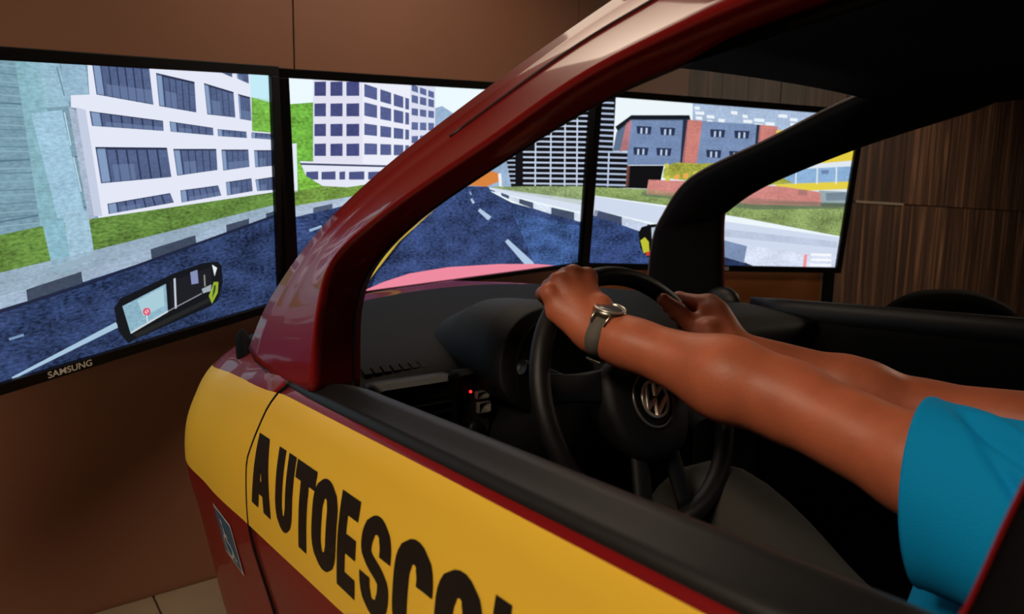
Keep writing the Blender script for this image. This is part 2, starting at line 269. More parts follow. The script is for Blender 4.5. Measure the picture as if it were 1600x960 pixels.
# ------------------------------------------------------------------ televisions
# picture on each screen: (layer, colour, texture, flat list of u,v in 0.1 mm on the screen plane)
SCREENS = [
 [
  (0,(196, 236, 248),0,[-6050,-3400,6050,-3400,6050,3400,-6050,3400]),
  (1,(116, 176, 70),0.5,[5287,2823,6050,2722,6050,-132,5118,-34]),
  (2,(122, 156, 172),0.2,[-6050,2334,-5822,3400,1119,3400,1001,-140,-1345,-197,-6050,-888]),
  (3,(140, 176, 190),0,[-2286,3400,-441,3276,-436,3296,-2010,3400]),
  (3,(98, 132, 150),0,[-4881,3400,-448,3111,-443,3132,-4644,3400]),
  (3,(140, 176, 190),0,[-5735,3278,-455,2946,-450,2966,-5731,3292]),
  (3,(98, 132, 150),0,[-5755,3183,-451,2856,-447,2877,-5751,3197]),
  (3,(140, 176, 190),0,[-5792,3007,-458,2689,-454,2710,-5788,3021]),
  (3,(98, 132, 150),0,[-5830,2830,-465,2521,-461,2542,-5826,2844]),
  (3,(140, 176, 190),0,[-5850,2734,-462,2430,-458,2451,-5847,2748]),
  (3,(98, 132, 150),0,[-5888,2555,-469,2260,-465,2281,-5885,2569]),
  (3,(140, 176, 190),0,[-5926,2375,-476,2089,-472,2110,-5923,2390]),
  (3,(98, 132, 150),0,[-5947,2278,-472,1996,-469,2017,-5943,2293]),
  (3,(140, 176, 190),0,[-5985,2097,-480,1823,-476,1844,-5982,2112]),
  (3,(98, 132, 150),0,[-6024,1915,-487,1649,-484,1670,-6021,1930]),
  (3,(140, 176, 190),0,[-6045,1817,-483,1554,-480,1576,-6042,1832]),
  (3,(98, 132, 150),0,[-6050,1632,-490,1379,-488,1400,-6050,1647]),
  (3,(140, 176, 190),0,[-6050,1447,-498,1201,-495,1223,-6050,1461]),
  (3,(98, 132, 150),0,[-6050,1346,-494,1105,-492,1127,-6050,1361]),
  (3,(140, 176, 190),0,[-6050,1159,-502,926,-499,948,-6050,1174]),
  (3,(98, 132, 150),0,[-6050,971,-509,746,-507,768,-6050,986]),
  (3,(140, 176, 190),0,[-6050,869,-505,647,-503,669,-6050,885]),
  (3,(98, 132, 150),0,[-6050,680,-513,465,-511,487,-6050,696]),
  (3,(140, 176, 190),0,[-6050,490,-520,282,-519,304,-6050,506]),
  (3,(98, 132, 150),0,[-6050,387,-517,181,-515,204,-6050,403]),
  (3,(140, 176, 190),0,[-6050,196,-524,-4,-523,19,-6050,211]),
  (3,(98, 132, 150),0,[-6050,3,-532,-191,-531,-168,-6050,19]),
  (3,(140, 176, 190),0,[-6050,-101,-528,-293,-528,-270,-6050,-85]),
  (3,(98, 132, 150),0,[-6050,-295,-536,-482,-536,-459,-6050,-279]),
  (3,(84, 116, 136),0,[-5852,2723,857,2486,862,2516,-5848,2742]),
  (3,(84, 116, 136),0,[-6050,1334,728,1391,729,1423,-6050,1355]),
  (3,(84, 116, 136),0,[-6050,-144,589,218,588,251,-6050,-122]),
  (4,(134, 178, 190),0.2,[-532,3393,-308,3400,-75,3400,80,-1281,-503,-1192]),
  (4,(152, 190, 208),0.2,[-351,3391,88,3400,338,3400,440,2512,-330,2454]),
  (5,(158, 196, 218),0.2,[-370,2349,266,2429,585,-1066,3,-1203]),
  (5,(150, 184, 206),0.2,[364,3400,898,3400,891,2766,395,2593]),
  (5,(168, 182, 204),0.2,[414,2525,695,2319,836,36,551,-80]),
  (5,(190, 215, 230),0,[300,2372,346,1651,374,1655,327,2378]),
  (5,(190, 215, 230),0,[372,1408,443,605,472,608,400,1413]),
  (5,(110, 140, 165),0,[261,3319,345,2724,372,2732,287,3327]),
  (6,(228, 232, 247),0,[937,3400,5425,3400,5419,2826,6050,2218,6050,-11,778,-64,684,2458,464,2485,496,2744,906,2766]),
  (7,(196, 236, 248),0,[5405,3400,6050,3400,6050,2659,5395,2791]),
  (7,(116, 176, 70),0.5,[5417,2791,6050,2738,6050,1801,5387,1862]),
  (7,(196, 205, 226),0,[575,2485,780,2431,876,-15,681,10]),
  (8,(82, 98, 136),0.2,[1045,3400,2412,3400,2439,2557,1065,2770]),
  (8,(82, 98, 136),0.2,[2580,3310,3629,3139,3623,2374,2589,2528]),
  (8,(82, 98, 136),0.2,[3912,3117,4821,2915,4840,2237,3947,2325]),
  (8,(82, 98, 136),0.2,[4966,2868,5373,2790,5380,2146,4988,2201]),
  (8,(82, 98, 136),0.2,[4811,3400,4805,3297,4469,3400]),
  (8,(82, 98, 136),0.2,[4951,3400,5348,3400,5350,3149,4971,3270]),
  (8,(82, 98, 136),0.2,[862,2403,2659,2173,2653,1924,881,2077]),
  (8,(82, 98, 136),0.2,[2833,2156,4099,1975,4104,1773,2846,1903]),
  (8,(82, 98, 136),0.2,[4238,1939,5185,1849,5197,1672,4245,1752]),
  (8,(82, 98, 136),0.2,[5362,1827,6050,1768,6050,1602,5353,1667]),
  (8,(82, 98, 136),0.2,[899,1602,2703,1511,2759,763,934,757]),
  (8,(82, 98, 136),0.2,[2878,1471,4159,1415,4158,845,2926,783]),
  (8,(82, 98, 136),0.2,[4321,1390,5222,1350,5239,860,4343,814]),
  (8,(82, 98, 136),0.2,[5424,1323,6050,1294,6050,833,5443,829]),
  (8,(82, 98, 136),0.2,[1031,260,2686,356,2772,97,1033,11]),
  (8,(82, 98, 136),0.2,[2984,394,4149,424,4232,132,2993,72]),
  (8,(82, 98, 136),0.2,[4405,491,5288,526,5312,152,4422,112]),
  (8,(82, 98, 136),0.2,[5423,478,6050,506,6050,113,5474,137]),
  (9,(132, 156, 192),0,[1071,3400,1225,3400,1245,2763,1090,2787]),
  (9,(46, 56, 88),0,[1213,3400,1244,3400,1265,2739,1233,2744]),
  (9,(46, 56, 88),0,[1400,3400,1432,3400,1453,2710,1421,2715]),
  (9,(46, 56, 88),0,[1591,3400,1623,3400,1645,2680,1612,2685]),
  (9,(46, 56, 88),0,[1785,3400,1818,3400,1841,2649,1808,2655]),
  (9,(46, 56, 88),0,[1984,3400,2018,3400,2042,2618,2008,2624]),
  (9,(46, 56, 88),0,[2187,3400,2221,3400,2247,2587,2212,2592]),
  (9,(40, 48, 76),0,[1045,3400,2412,3400,2412,3388,1045,3398]),
  (9,(100, 118, 156),0,[1315,3004,2428,2900,2438,2584,1323,2752]),
  (9,(132, 156, 192),0,[2600,3276,2720,3257,2727,2531,2609,2549]),
  (9,(46, 56, 88),0,[2735,3285,2759,3281,2766,2501,2742,2505]),
  (9,(46, 56, 88),0,[2905,3257,2929,3253,2934,2476,2910,2480]),
  (9,(46, 56, 88),0,[3078,3229,3103,3225,3105,2451,3080,2455]),
  (9,(46, 56, 88),0,[3254,3200,3279,3196,3279,2425,3254,2429]),
  (9,(46, 56, 88),0,[3433,3171,3459,3167,3456,2399,3430,2403]),
  (9,(40, 48, 76),0,[2580,3310,3629,3139,3629,3086,2580,3256]),
  (9,(100, 118, 156),0,[2784,2891,3091,2843,3093,2476,2787,2522]),
  (9,(132, 156, 192),0,[3931,3082,4036,3059,4067,2337,3964,2347]),
  (9,(46, 56, 88),0,[4077,3081,4098,3076,4131,2307,4110,2309]),
  (9,(46, 56, 88),0,[4255,3041,4277,3036,4306,2289,4285,2292]),
  (9,(46, 56, 88),0,[4437,3000,4459,2996,4485,2272,4463,2274]),
  (9,(46, 56, 88),0,[4622,2959,4644,2954,4667,2254,4645,2256]),
  (9,(40, 48, 76),0,[3912,3117,4821,2915,4823,2868,3914,3063]),
  (9,(100, 118, 156),0,[4104,2696,4370,2653,4384,2304,4119,2331]),
  (9,(132, 156, 192),0,[4975,2840,5023,2831,5042,2214,4995,2221]),
  (9,(46, 56, 88),0,[5041,2853,5051,2851,5070,2190,5061,2191]),
  (9,(46, 56, 88),0,[5122,2838,5132,2836,5148,2179,5139,2180]),
  (9,(46, 56, 88),0,[5204,2822,5213,2821,5227,2167,5217,2169]),
  (9,(46, 56, 88),0,[5286,2807,5295,2805,5306,2156,5296,2158]),
  (9,(40, 48, 76),0,[4966,2868,5373,2790,5374,2746,4968,2821]),
  (9,(100, 118, 156),0,[5058,2444,5378,2392,5380,2165,5065,2210]),
  (9,(46, 56, 88),0,[4590,3400,4601,3400,4598,3360,4588,3363]),
  (9,(100, 118, 156),0,[4596,3400,4593,3366,4478,3400]),
  (9,(132, 156, 192),0,[4959,3400,5005,3400,5022,3260,4977,3274]),
  (9,(46, 56, 88),0,[5142,3400,5151,3400,5163,3209,5154,3212]),
  (9,(100, 118, 156),0,[5033,3358,5150,3340,5158,3218,5045,3253]),
  (9,(132, 156, 192),0,[896,2386,1094,2361,1110,2067,913,2084]),
  (9,(46, 56, 88),0,[1078,2375,1119,2370,1135,2055,1095,2059]),
  (9,(46, 56, 88),0,[1320,2344,1362,2339,1375,2035,1334,2038]),
  (9,(46, 56, 88),0,[1569,2313,1611,2307,1622,2013,1580,2017]),
  (9,(46, 56, 88),0,[1825,2280,1868,2274,1875,1991,1832,1995]),
  (9,(46, 56, 88),0,[2087,2246,2132,2241,2135,1969,2090,1972]),
  (9,(46, 56, 88),0,[2357,2212,2404,2206,2402,1945,2356,1949]),
  (9,(40, 48, 76),0,[862,2403,2659,2173,2659,2156,864,2380]),
  (9,(100, 118, 156),0,[1204,2168,2655,2019,2653,1931,1210,2058]),
  (9,(132, 156, 192),0,[2858,2142,3002,2122,3012,1894,2869,1909]),
  (9,(46, 56, 88),0,[3019,2129,3048,2125,3059,1881,3030,1884]),
  (9,(46, 56, 88),0,[3223,2100,3253,2096,3263,1860,3234,1863]),
  (9,(46, 56, 88),0,[3431,2070,3462,2066,3471,1839,3441,1842]),
  (9,(46, 56, 88),0,[3644,2040,3675,2036,3683,1817,3652,1820]),
  (9,(46, 56, 88),0,[3861,2009,3893,2004,3899,1794,3868,1798]),
  (9,(40, 48, 76),0,[2833,2156,4099,1975,4100,1961,2834,2138]),
  (9,(100, 118, 156),0,[3080,2000,3451,1954,3456,1847,3085,1886]),
  (9,(132, 156, 192),0,[4256,1930,4366,1919,4373,1747,4263,1756]),
  (9,(46, 56, 88),0,[4410,1922,4432,1920,4440,1736,4417,1738]),
  (9,(46, 56, 88),0,[4596,1905,4618,1903,4627,1720,4604,1722]),
  (9,(46, 56, 88),0,[4785,1887,4808,1885,4818,1704,4795,1706]),
  (9,(46, 56, 88),0,[4977,1869,5001,1867,5011,1688,4988,1690]),
  (9,(40, 48, 76),0,[4238,1939,5185,1849,5186,1837,4238,1926]),
  (9,(100, 118, 156),0,[4425,1829,4706,1804,4710,1719,4428,1742]),
  (9,(132, 156, 192),0,[5379,1819,5481,1811,5473,1661,5370,1670]),
  (9,(46, 56, 88),0,[5523,1813,5544,1812,5535,1650,5514,1652]),
  (9,(46, 56, 88),0,[5697,1798,5718,1797,5709,1634,5688,1636]),
  (9,(46, 56, 88),0,[5873,1783,5894,1781,5886,1617,5865,1619]),
  (9,(46, 56, 88),0,[6050,1727,6050,1602,6044,1602]),
  (9,(40, 48, 76),0,[5362,1827,6050,1768,6050,1756,5362,1816]),
  (9,(100, 118, 156),0,[5528,1713,6050,1665,6050,1607,5525,1656]),
  (9,(132, 156, 192),0,[933,1567,1133,1557,1170,783,967,783]),
  (9,(46, 56, 88),0,[1116,1591,1157,1589,1196,758,1155,757]),
  (9,(46, 56, 88),0,[1360,1579,1401,1577,1444,758,1402,758]),
  (9,(46, 56, 88),0,[1610,1566,1652,1564,1698,759,1655,759]),
  (9,(46, 56, 88),0,[1866,1553,1910,1551,1959,760,1915,760]),
  (9,(46, 56, 88),0,[2130,1540,2175,1537,2226,761,2181,761]),
  (9,(46, 56, 88),0,[2401,1526,2447,1524,2501,762,2454,762]),
  (9,(40, 48, 76),0,[899,1602,2703,1511,2706,1459,901,1544]),
  (9,(100, 118, 156),0,[1253,1175,1782,1163,1804,784,1273,783]),
  (9,(132, 156, 192),0,[2904,1443,3050,1437,3089,812,2948,805]),
  (9,(46, 56, 88),0,[3066,1463,3096,1462,3136,793,3108,792]),
  (9,(46, 56, 88),0,[3273,1454,3303,1452,3336,803,3307,802]),
  (9,(46, 56, 88),0,[3484,1444,3515,1443,3540,814,3510,812]),
  (9,(46, 56, 88),0,[3699,1435,3730,1434,3747,824,3717,823]),
  (9,(46, 56, 88),0,[3919,1425,3951,1424,3959,835,3928,833]),
  (9,(40, 48, 76),0,[2878,1471,4159,1415,4159,1375,2881,1424]),
  (9,(100, 118, 156),0,[3142,1130,3512,1130,3524,832,3160,815]),
  (9,(132, 156, 192),0,[4340,1367,4444,1363,4464,838,4360,833]),
  (9,(46, 56, 88),0,[4485,1383,4506,1382,4527,824,4506,823]),
  (9,(46, 56, 88),0,[4662,1375,4684,1374,4704,833,4683,832]),
  (9,(46, 56, 88),0,[4842,1367,4864,1366,4883,842,4862,841]),
  (9,(46, 56, 88),0,[5025,1359,5047,1358,5065,852,5043,850]),
  (9,(40, 48, 76),0,[4321,1390,5222,1350,5224,1316,4323,1350]),
  (9,(100, 118, 156),0,[4509,1037,5233,1047,5238,875,4516,840]),
  (9,(132, 156, 192),0,[5440,1302,5533,1298,5546,844,5457,844]),
  (9,(46, 56, 88),0,[5570,1316,5589,1315,5600,830,5582,830]),
  (9,(46, 56, 88),0,[5728,1309,5747,1308,5750,831,5732,831]),
  (9,(46, 56, 88),0,[5888,1302,5907,1301,5902,832,5884,832]),
  (9,(46, 56, 88),0,[6050,1294,6050,1294,6050,833,6038,833]),
  (9,(40, 48, 76),0,[5424,1323,6050,1294,6050,1262,5425,1288]),
  (9,(100, 118, 156),0,[5585,1074,5817,1069,5817,846,5591,844]),
  (9,(132, 156, 192),0,[1061,252,1247,262,1260,30,1065,20]),
  (9,(46, 56, 88),0,[1233,271,1270,274,1284,24,1245,22]),
  (9,(46, 56, 88),0,[1458,285,1496,287,1521,35,1481,33]),
  (9,(46, 56, 88),0,[1688,298,1728,300,1764,47,1723,45]),
  (9,(46, 56, 88),0,[1924,312,1964,314,2012,59,1970,57]),
  (9,(46, 56, 88),0,[2165,326,2206,328,2267,72,2224,70]),
  (9,(46, 56, 88),0,[2412,340,2454,343,2527,85,2483,82]),
  (9,(40, 48, 76),0,[1031,260,2686,356,2692,338,1031,242]),
  (9,(100, 118, 156),0,[1350,153,1846,180,1865,60,1358,35]),
  (9,(132, 156, 192),0,[3007,382,3141,386,3158,90,3017,83]),
  (9,(46, 56, 88),0,[3156,399,3183,399,3205,82,3176,81]),
  (9,(46, 56, 88),0,[3345,404,3373,404,3406,92,3377,90]),
  (9,(46, 56, 88),0,[3537,409,3565,409,3611,102,3581,100]),
  (9,(46, 56, 88),0,[3733,414,3761,414,3819,112,3789,110]),
  (9,(46, 56, 88),0,[3931,419,3960,420,4031,122,4001,121]),
  (9,(40, 48, 76),0,[2984,394,4149,424,4154,404,2985,372]),
  (9,(100, 118, 156),0,[3222,204,4200,244,4230,141,3230,93]),
  (9,(132, 156, 192),0,[4423,476,4525,481,4542,129,4438,125]),
  (9,(46, 56, 88),0,[4566,497,4587,498,4605,121,4584,120]),
  (9,(46, 56, 88),0,[4740,504,4761,505,4781,129,4759,128]),
  (9,(46, 56, 88),0,[4916,511,4937,512,4959,137,4937,136]),
  (9,(46, 56, 88),0,[5095,519,5117,520,5140,145,5118,144]),
  (9,(40, 48, 76),0,[4405,491,5288,526,5290,500,4406,464]),
  (9,(100, 118, 156),0,[4585,310,4848,321,4858,143,4594,132]),
  (9,(132, 156, 192),0,[5440,465,5529,469,5568,144,5486,147]),
  (9,(46, 56, 88),0,[5563,484,5581,485,5618,131,5602,132]),
  (9,(46, 56, 88),0,[5715,491,5733,492,5756,125,5740,126]),
  (9,(46, 56, 88),0,[5868,498,5886,498,5896,120,5879,120]),
  (9,(46, 56, 88),0,[6022,504,6041,505,6037,114,6020,115]),
  (9,(40, 48, 76),0,[5423,478,6050,506,6050,478,5427,455]),
  (9,(100, 118, 156),0,[5591,309,5809,309,5817,134,5609,142]),
  (10,(98, 134, 62),0.5,[-6050,-1043,-1337,-143,-354,-60,480,-55,6050,45,6050,-422,552,-823,-1456,-966,-6050,-1805]),
  (11,(134, 178, 194),0.2,[-472,58,-7,69,52,-1276,-384,-1125]),
  (11,(160, 194, 214),0.2,[11,214,548,148,585,-1066,3,-1203]),
  (11,(150, 172, 190),0.2,[-6050,-1803,-1454,-952,554,-808,6050,-347,6050,-519,240,-1298,-1531,-1482,-6050,-2368]),
  (12,(150, 174, 192),0,[-372,-1037,607,-880,720,-963,-167,-1184]),
  (12,(44, 60, 98),0.8,[-3238,-3400,-6050,-2799,-6050,-2412,-1566,-1722,243,-1521,1992,-1279,6050,-607,6050,-3400]),
  (12,(44, 60, 98),0.8,[-6050,-3400,-6050,-2333,-1566,-1722,243,-1521,1992,-1279,6050,-607,6050,-3400]),
  (13,(158, 178, 200),0.2,[-2251,-1548,-1531,-1482,-1570,-1750,-2295,-1833]),
  (13,(62, 74, 94),0.2,[-3343,-1706,-2251,-1548,-2295,-1833,-3397,-2026]),
  (13,(158, 178, 200),0.2,[-4664,-1884,-3343,-1706,-3397,-2026,-4729,-2238]),
  (13,(158, 178, 200),0.2,[-1531,-1482,-990,-1432,-1001,-1699,-1570,-1750]),
  (13,(62, 74, 94),0.2,[-990,-1432,229,-1265,241,-1536,-1001,-1699]),
  (13,(158, 178, 200),0.2,[229,-1265,1999,-1025,2008,-1299,257,-1524]),
  (13,(62, 74, 94),0.2,[1999,-1025,3320,-859,3340,-1095,2009,-1282]),
  (13,(158, 178, 200),0.2,[3320,-859,4322,-716,4329,-921,3342,-1077]),
  (13,(62, 74, 94),0.2,[4322,-716,5129,-638,5120,-790,4330,-902]),
  (13,(158, 178, 200),0.2,[5129,-638,5747,-564,5764,-702,5120,-790]),
  (13,(62, 74, 94),0.2,[5747,-564,6050,-531,6050,-670,5764,-702]),
  (14,(26, 36, 62),0,[-1574,-1843,240,-1638,227,-1559,-1582,-1771]),
  (14,(26, 36, 62),0,[240,-1630,6050,-725,6050,-642,227,-1567]),
  (14,(165, 195, 220),0,[-1550,-3400,-1419,-3400,953,-2874,902,-2722,-1559,-3366]),
  (14,(120, 150, 185),0,[-1482,-2506,-1181,-2488,-1188,-2427,-1488,-2446]),
  (15,(14, 20, 26),0,[896,-2346,1083,-2139,2582,-1795,3454,-1679,3972,-1721,4090,-1876,4098,-2376,3888,-2870,3644,-2985,1381,-3314,1151,-3369,941,-2974]),
  (16,(138, 178, 196),0.2,[1109,-2349,2336,-2028,2322,-2780,1245,-3131]),
  (16,(26, 28, 36),0,[2451,-1999,3731,-1843,3745,-2490,2418,-2768]),
  (16,(34, 36, 36),0,[1291,-3180,3773,-2688,3720,-2829,1419,-3289]),
  (17,(168, 204, 216),0,[1505,-2292,2256,-2099,2244,-2615,1631,-2762]),
  (17,(196, 205, 214),0,[2569,-1935,2627,-1930,2589,-2775,2531,-2779]),
  (17,(130, 142, 184),0,[3078,-1861,3300,-1832,3309,-2223,3089,-2211]),
  (17,(225, 235, 240),0,[3777,-1778,3937,-1903,3836,-2128]),
  (17,(150, 172, 52),0,[3802,-2292,3950,-2324,3905,-2642,3692,-2919,3605,-2667]),
  (17,(160, 170, 180),0,[3396,-2411,3713,-2349,3678,-2532,3426,-2549]),
  (17,(150, 150, 140),0,[3489,-2020,3483,-2356,3524,-2363,3529,-2026]),
  (17,(205, 215, 218),0,[1255,-3135,2330,-2820,2311,-2777,1238,-3094]),
  (17,(150, 155, 160),0,[2325,-2811,3392,-2553,3380,-2527,2315,-2786]),
  (18,(40, 70, 40),0,[3795,-2386,3858,-2400,3823,-2584,3703,-2768]),
  (18,(226, 70, 96),0,[1835,-2682,1820,-2724,1788,-2753,1744,-2762,1697,-2750,1658,-2719,1633,-2676,1627,-2628,1642,-2586,1674,-2558,1718,-2548,1764,-2560,1804,-2591,1829,-2634]),
  (18,(210, 225, 230),0,[1705,-2747,1704,-2943,1735,-2948,1737,-2753]),
  (19,(226, 200, 215),0,[1790,-2670,1781,-2694,1763,-2710,1738,-2716,1712,-2709,1689,-2691,1675,-2667,1672,-2640,1680,-2616,1699,-2600,1723,-2594,1750,-2601,1772,-2618,1786,-2643]),
  (20,(214, 50, 80),0,[1681,-2608,1759,-2717,1781,-2702,1703,-2593]),
 ],
 [
  (0,(236, 249, 255),0,[-6050,-3400,6050,-3400,6050,3400,-6050,3400]),
  (1,(112, 176, 66),0.5,[-6050,2661,-5263,2744,-5210,35,-6050,-197]),
  (1,(150, 176, 206),0.2,[-1286,2468,-1013,2706,-735,2777,1,2413,2307,1169,2381,-266,-1266,-121]),
  (2,(226, 226, 242),0,[-5275,3400,-3675,3400,-3745,269,-4261,142,-5098,212,-5381,911]),
  (2,(236, 238, 250),0,[-3675,3400,-1971,3400,-1973,730,-3745,269]),
  (2,(220, 224, 242),0,[-1971,3400,-1021,3400,-996,1192,-1973,730]),
  (2,(228, 232, 246),0,[-5802,995,-2022,816,-490,479,-2023,430,-3746,227,-4261,142,-5098,212,-5604,486]),
  (3,(68, 74, 124),0.2,[-5238,3338,-4874,3366,-4890,2945,-5255,2931]),
  (3,(68, 74, 124),0.2,[-5264,2707,-4898,2729,-4913,2340,-5280,2332]),
  (3,(68, 74, 124),0.2,[-5290,2104,-4921,2120,-4935,1745,-5305,1742]),
  (3,(68, 74, 124),0.2,[-5314,1512,-4943,1522,-4958,1141,-5330,1145]),
  (3,(68, 74, 124),0.2,[-4731,3364,-4337,3393,-4350,2967,-4746,2951]),
  (3,(68, 74, 124),0.2,[-4754,2724,-4356,2748,-4369,2353,-4768,2344]),
  (3,(68, 74, 124),0.2,[-4776,2113,-4375,2130,-4387,1749,-4789,1746]),
  (3,(68, 74, 124),0.2,[-4797,1513,-4394,1523,-4406,1136,-4811,1140]),
  (3,(68, 74, 124),0.2,[-4211,3390,-4081,3400,-3784,3400,-3793,2990,-4223,2972]),
  (3,(68, 74, 124),0.2,[-4229,2742,-3799,2767,-3808,2366,-4241,2356]),
  (3,(68, 74, 124),0.2,[-4247,2123,-3813,2140,-3823,1753,-4258,1750]),
  (3,(68, 74, 124),0.2,[-4265,1513,-3828,1524,-3837,1131,-4276,1135]),
  (3,(86, 96, 144),0.2,[-3611,3364,-3171,3255,-3177,2882,-3619,2977]),
  (3,(86, 96, 144),0.2,[-3623,2802,-3180,2723,-3186,2325,-3632,2390]),
  (3,(86, 96, 144),0.2,[-3637,2153,-3190,2103,-3195,1760,-3645,1795]),
  (3,(86, 96, 144),0.2,[-3650,1534,-3199,1515,-3204,1167,-3658,1170]),
  (3,(86, 96, 144),0.2,[-3059,3227,-2674,3132,-2677,2765,-3065,2845]),
  (3,(86, 96, 144),0.2,[-3067,2703,-2679,2633,-2682,2242,-3073,2296]),
  (3,(86, 96, 144),0.2,[-3076,2091,-2684,2047,-2688,1712,-3081,1739]),
  (3,(86, 96, 144),0.2,[-3084,1510,-2690,1494,-2693,1153,-3090,1153]),
  (3,(86, 96, 144),0.2,[-2582,3109,-2232,3022,-2234,2663,-2585,2733]),
  (3,(86, 96, 144),0.2,[-2586,2617,-2234,2554,-2236,2169,-2589,2216]),
  (3,(86, 96, 144),0.2,[-2591,2037,-2236,1997,-2238,1670,-2594,1692]),
  (3,(86, 96, 144),0.2,[-2596,1490,-2239,1475,-2240,1143,-2599,1140]),
  (3,(86, 96, 144),0.2,[-2161,3005,-2019,2970,-2019,2619,-2163,2636]),
  (3,(86, 96, 144),0.2,[-2163,2541,-2020,2516,-2020,2141,-2164,2147]),
  (3,(86, 96, 144),0.2,[-2165,1989,-2020,1973,-2021,1656,-2166,1653]),
  (3,(86, 96, 144),0.2,[-2166,1472,-2021,1466,-2022,1145,-2168,1131]),
  (3,(92, 104, 150),0.2,[-1923,3400,-1805,3400,-1683,3371,-1683,3168,-1923,3227]),
  (3,(92, 104, 150),0.2,[-1923,3105,-1682,3066,-1682,2821,-1923,2862]),
  (3,(92, 104, 150),0.2,[-1923,2678,-1681,2657,-1681,2429,-1923,2452]),
  (3,(92, 104, 150),0.2,[-1924,2225,-1680,2222,-1679,1971,-1924,1976]),
  (3,(92, 104, 150),0.2,[-1924,1767,-1679,1782,-1678,1550,-1924,1537]),
  (3,(92, 104, 150),0.2,[-1611,3354,-1366,3296,-1365,3091,-1610,3151]),
  (3,(92, 104, 150),0.2,[-1610,3055,-1364,3015,-1363,2767,-1609,2809]),
  (3,(92, 104, 150),0.2,[-1608,2650,-1362,2628,-1360,2399,-1607,2422]),
  (3,(92, 104, 150),0.2,[-1607,2220,-1359,2217,-1357,1964,-1606,1969]),
  (3,(92, 104, 150),0.2,[-1605,1786,-1356,1801,-1355,1567,-1604,1554]),
  (3,(92, 104, 150),0.2,[-1292,3278,-1069,3225,-1066,3019,-1291,3073]),
  (3,(92, 104, 150),0.2,[-1290,3003,-1066,2967,-1063,2717,-1288,2755]),
  (3,(92, 104, 150),0.2,[-1287,2622,-1062,2602,-1060,2370,-1286,2392]),
  (3,(92, 104, 150),0.2,[-1284,2216,-1058,2212,-1055,1957,-1282,1962]),
  (3,(92, 104, 150),0.2,[-1281,1805,-1054,1819,-1051,1583,-1279,1571]),
  (3,(60, 66, 100),0,[-5785,937,-2506,803,-2507,740,-5788,879]),
  (3,(76, 84, 132),0,[-5616,662,-5226,673,-5236,416,-5627,427]),
  (3,(76, 84, 132),0,[-5123,651,-4657,660,-4666,399,-5132,413]),
  (3,(76, 84, 132),0,[-4529,637,-4334,653,-4342,390,-4537,395]),
  (3,(76, 84, 132),0,[-4203,630,-3669,638,-3675,370,-4210,386]),
  (3,(76, 84, 132),0,[-3534,615,-2981,623,-2984,350,-3539,366]),
  (4,(128, 190, 70),0.5,[-5871,803,-5602,525,-5098,212,-5826,60]),
  (4,(112, 146, 64),0.5,[-6050,92,-5098,212,-4261,142,-2510,336,-490,479,51,284,-483,29,-2990,-53,-6011,-407,-6050,-419]),
  (4,(226, 235, 245),0,[-6050,840,-6034,1511,-5876,1530,-5907,63,-6050,34]),
  (4,(216, 130, 62),0,[-484,119,-220,292,761,632,1716,472,1790,139,1183,-30]),
  (4,(190, 110, 60),0,[761,632,844,677,918,166,805,169]),
  (4,(12, 12, 18),0,[2009,1171,2721,1355,3424,1997,4416,2418,5539,2930,6050,3045,6050,-228,2372,-96]),
  (5,(190, 204, 226),0,[5071,2787,6050,2791,6050,2855,5068,2850]),
  (5,(190, 204, 226),0,[4653,2579,6050,2586,6050,2650,4651,2641]),
  (5,(190, 204, 226),0,[4242,2374,6050,2381,6050,2445,4239,2436]),
  (5,(190, 204, 226),0,[3836,2171,6050,2175,6050,2240,3833,2233]),
  (5,(190, 204, 226),0,[3435,1971,6050,1969,6050,2034,3432,2032]),
  (5,(190, 204, 226),0,[3438,1776,6050,1763,6050,1829,3435,1838]),
  (5,(190, 204, 226),0,[3450,1581,6050,1556,6050,1622,3448,1643]),
  (5,(190, 204, 226),0,[3463,1384,6050,1349,6050,1415,3461,1447]),
  (5,(190, 204, 226),0,[2852,1191,6050,1139,6050,1205,2850,1253]),
  (5,(190, 204, 226),0,[2864,996,6050,930,6050,996,2861,1058]),
  (5,(190, 204, 226),0,[2875,799,6050,719,6050,786,2873,862]),
  (5,(190, 204, 226),0,[2887,602,6050,508,6050,575,2884,664]),
  (5,(190, 204, 226),0,[2898,403,6050,296,6050,363,2896,466]),
  (5,(190, 204, 226),0,[2910,204,6050,83,6050,150,2907,267]),
  (5,(190, 204, 226),0,[2922,4,6050,-131,6050,-63,2919,67]),
  (5,(200, 212, 232),0,[3382,2115,3494,-87,3564,-90,3450,2115]),
  (5,(200, 212, 232),0,[4116,2483,4278,-114,4351,-117,4187,2484]),
  (5,(200, 212, 232),0,[4834,2499,5021,-140,5096,-143,4907,2500]),
  (5,(200, 212, 232),0,[5472,2513,5682,-163,5760,-166,5547,2514]),
  (5,(170, 186, 210),0,[2104,1048,2495,1045,2492,1101,2101,1105]),
  (5,(170, 186, 210),0,[2112,884,2504,879,2501,936,2109,940]),
  (5,(170, 186, 210),0,[2120,719,2513,712,2510,769,2117,775]),
  (5,(170, 186, 210),0,[2128,553,2522,544,2519,602,2125,610]),
  (5,(170, 186, 210),0,[2136,386,2531,376,2528,434,2134,443]),
  (5,(170, 186, 210),0,[2145,219,2540,208,2537,265,2142,276]),
  (5,(170, 186, 210),0,[2153,51,2549,38,2546,96,2150,109]),
  (5,(240, 240, 244),0,[1718,425,1865,445,1918,-56,1799,-52]),
  (6,(140, 160, 110),0.5,[1328,-35,6050,-180,6050,-947,2381,-266]),
  (6,(214, 224, 240),0,[1242,-56,6050,-746,6050,-1238,5673,-1187,2389,-413,1304,-153]),
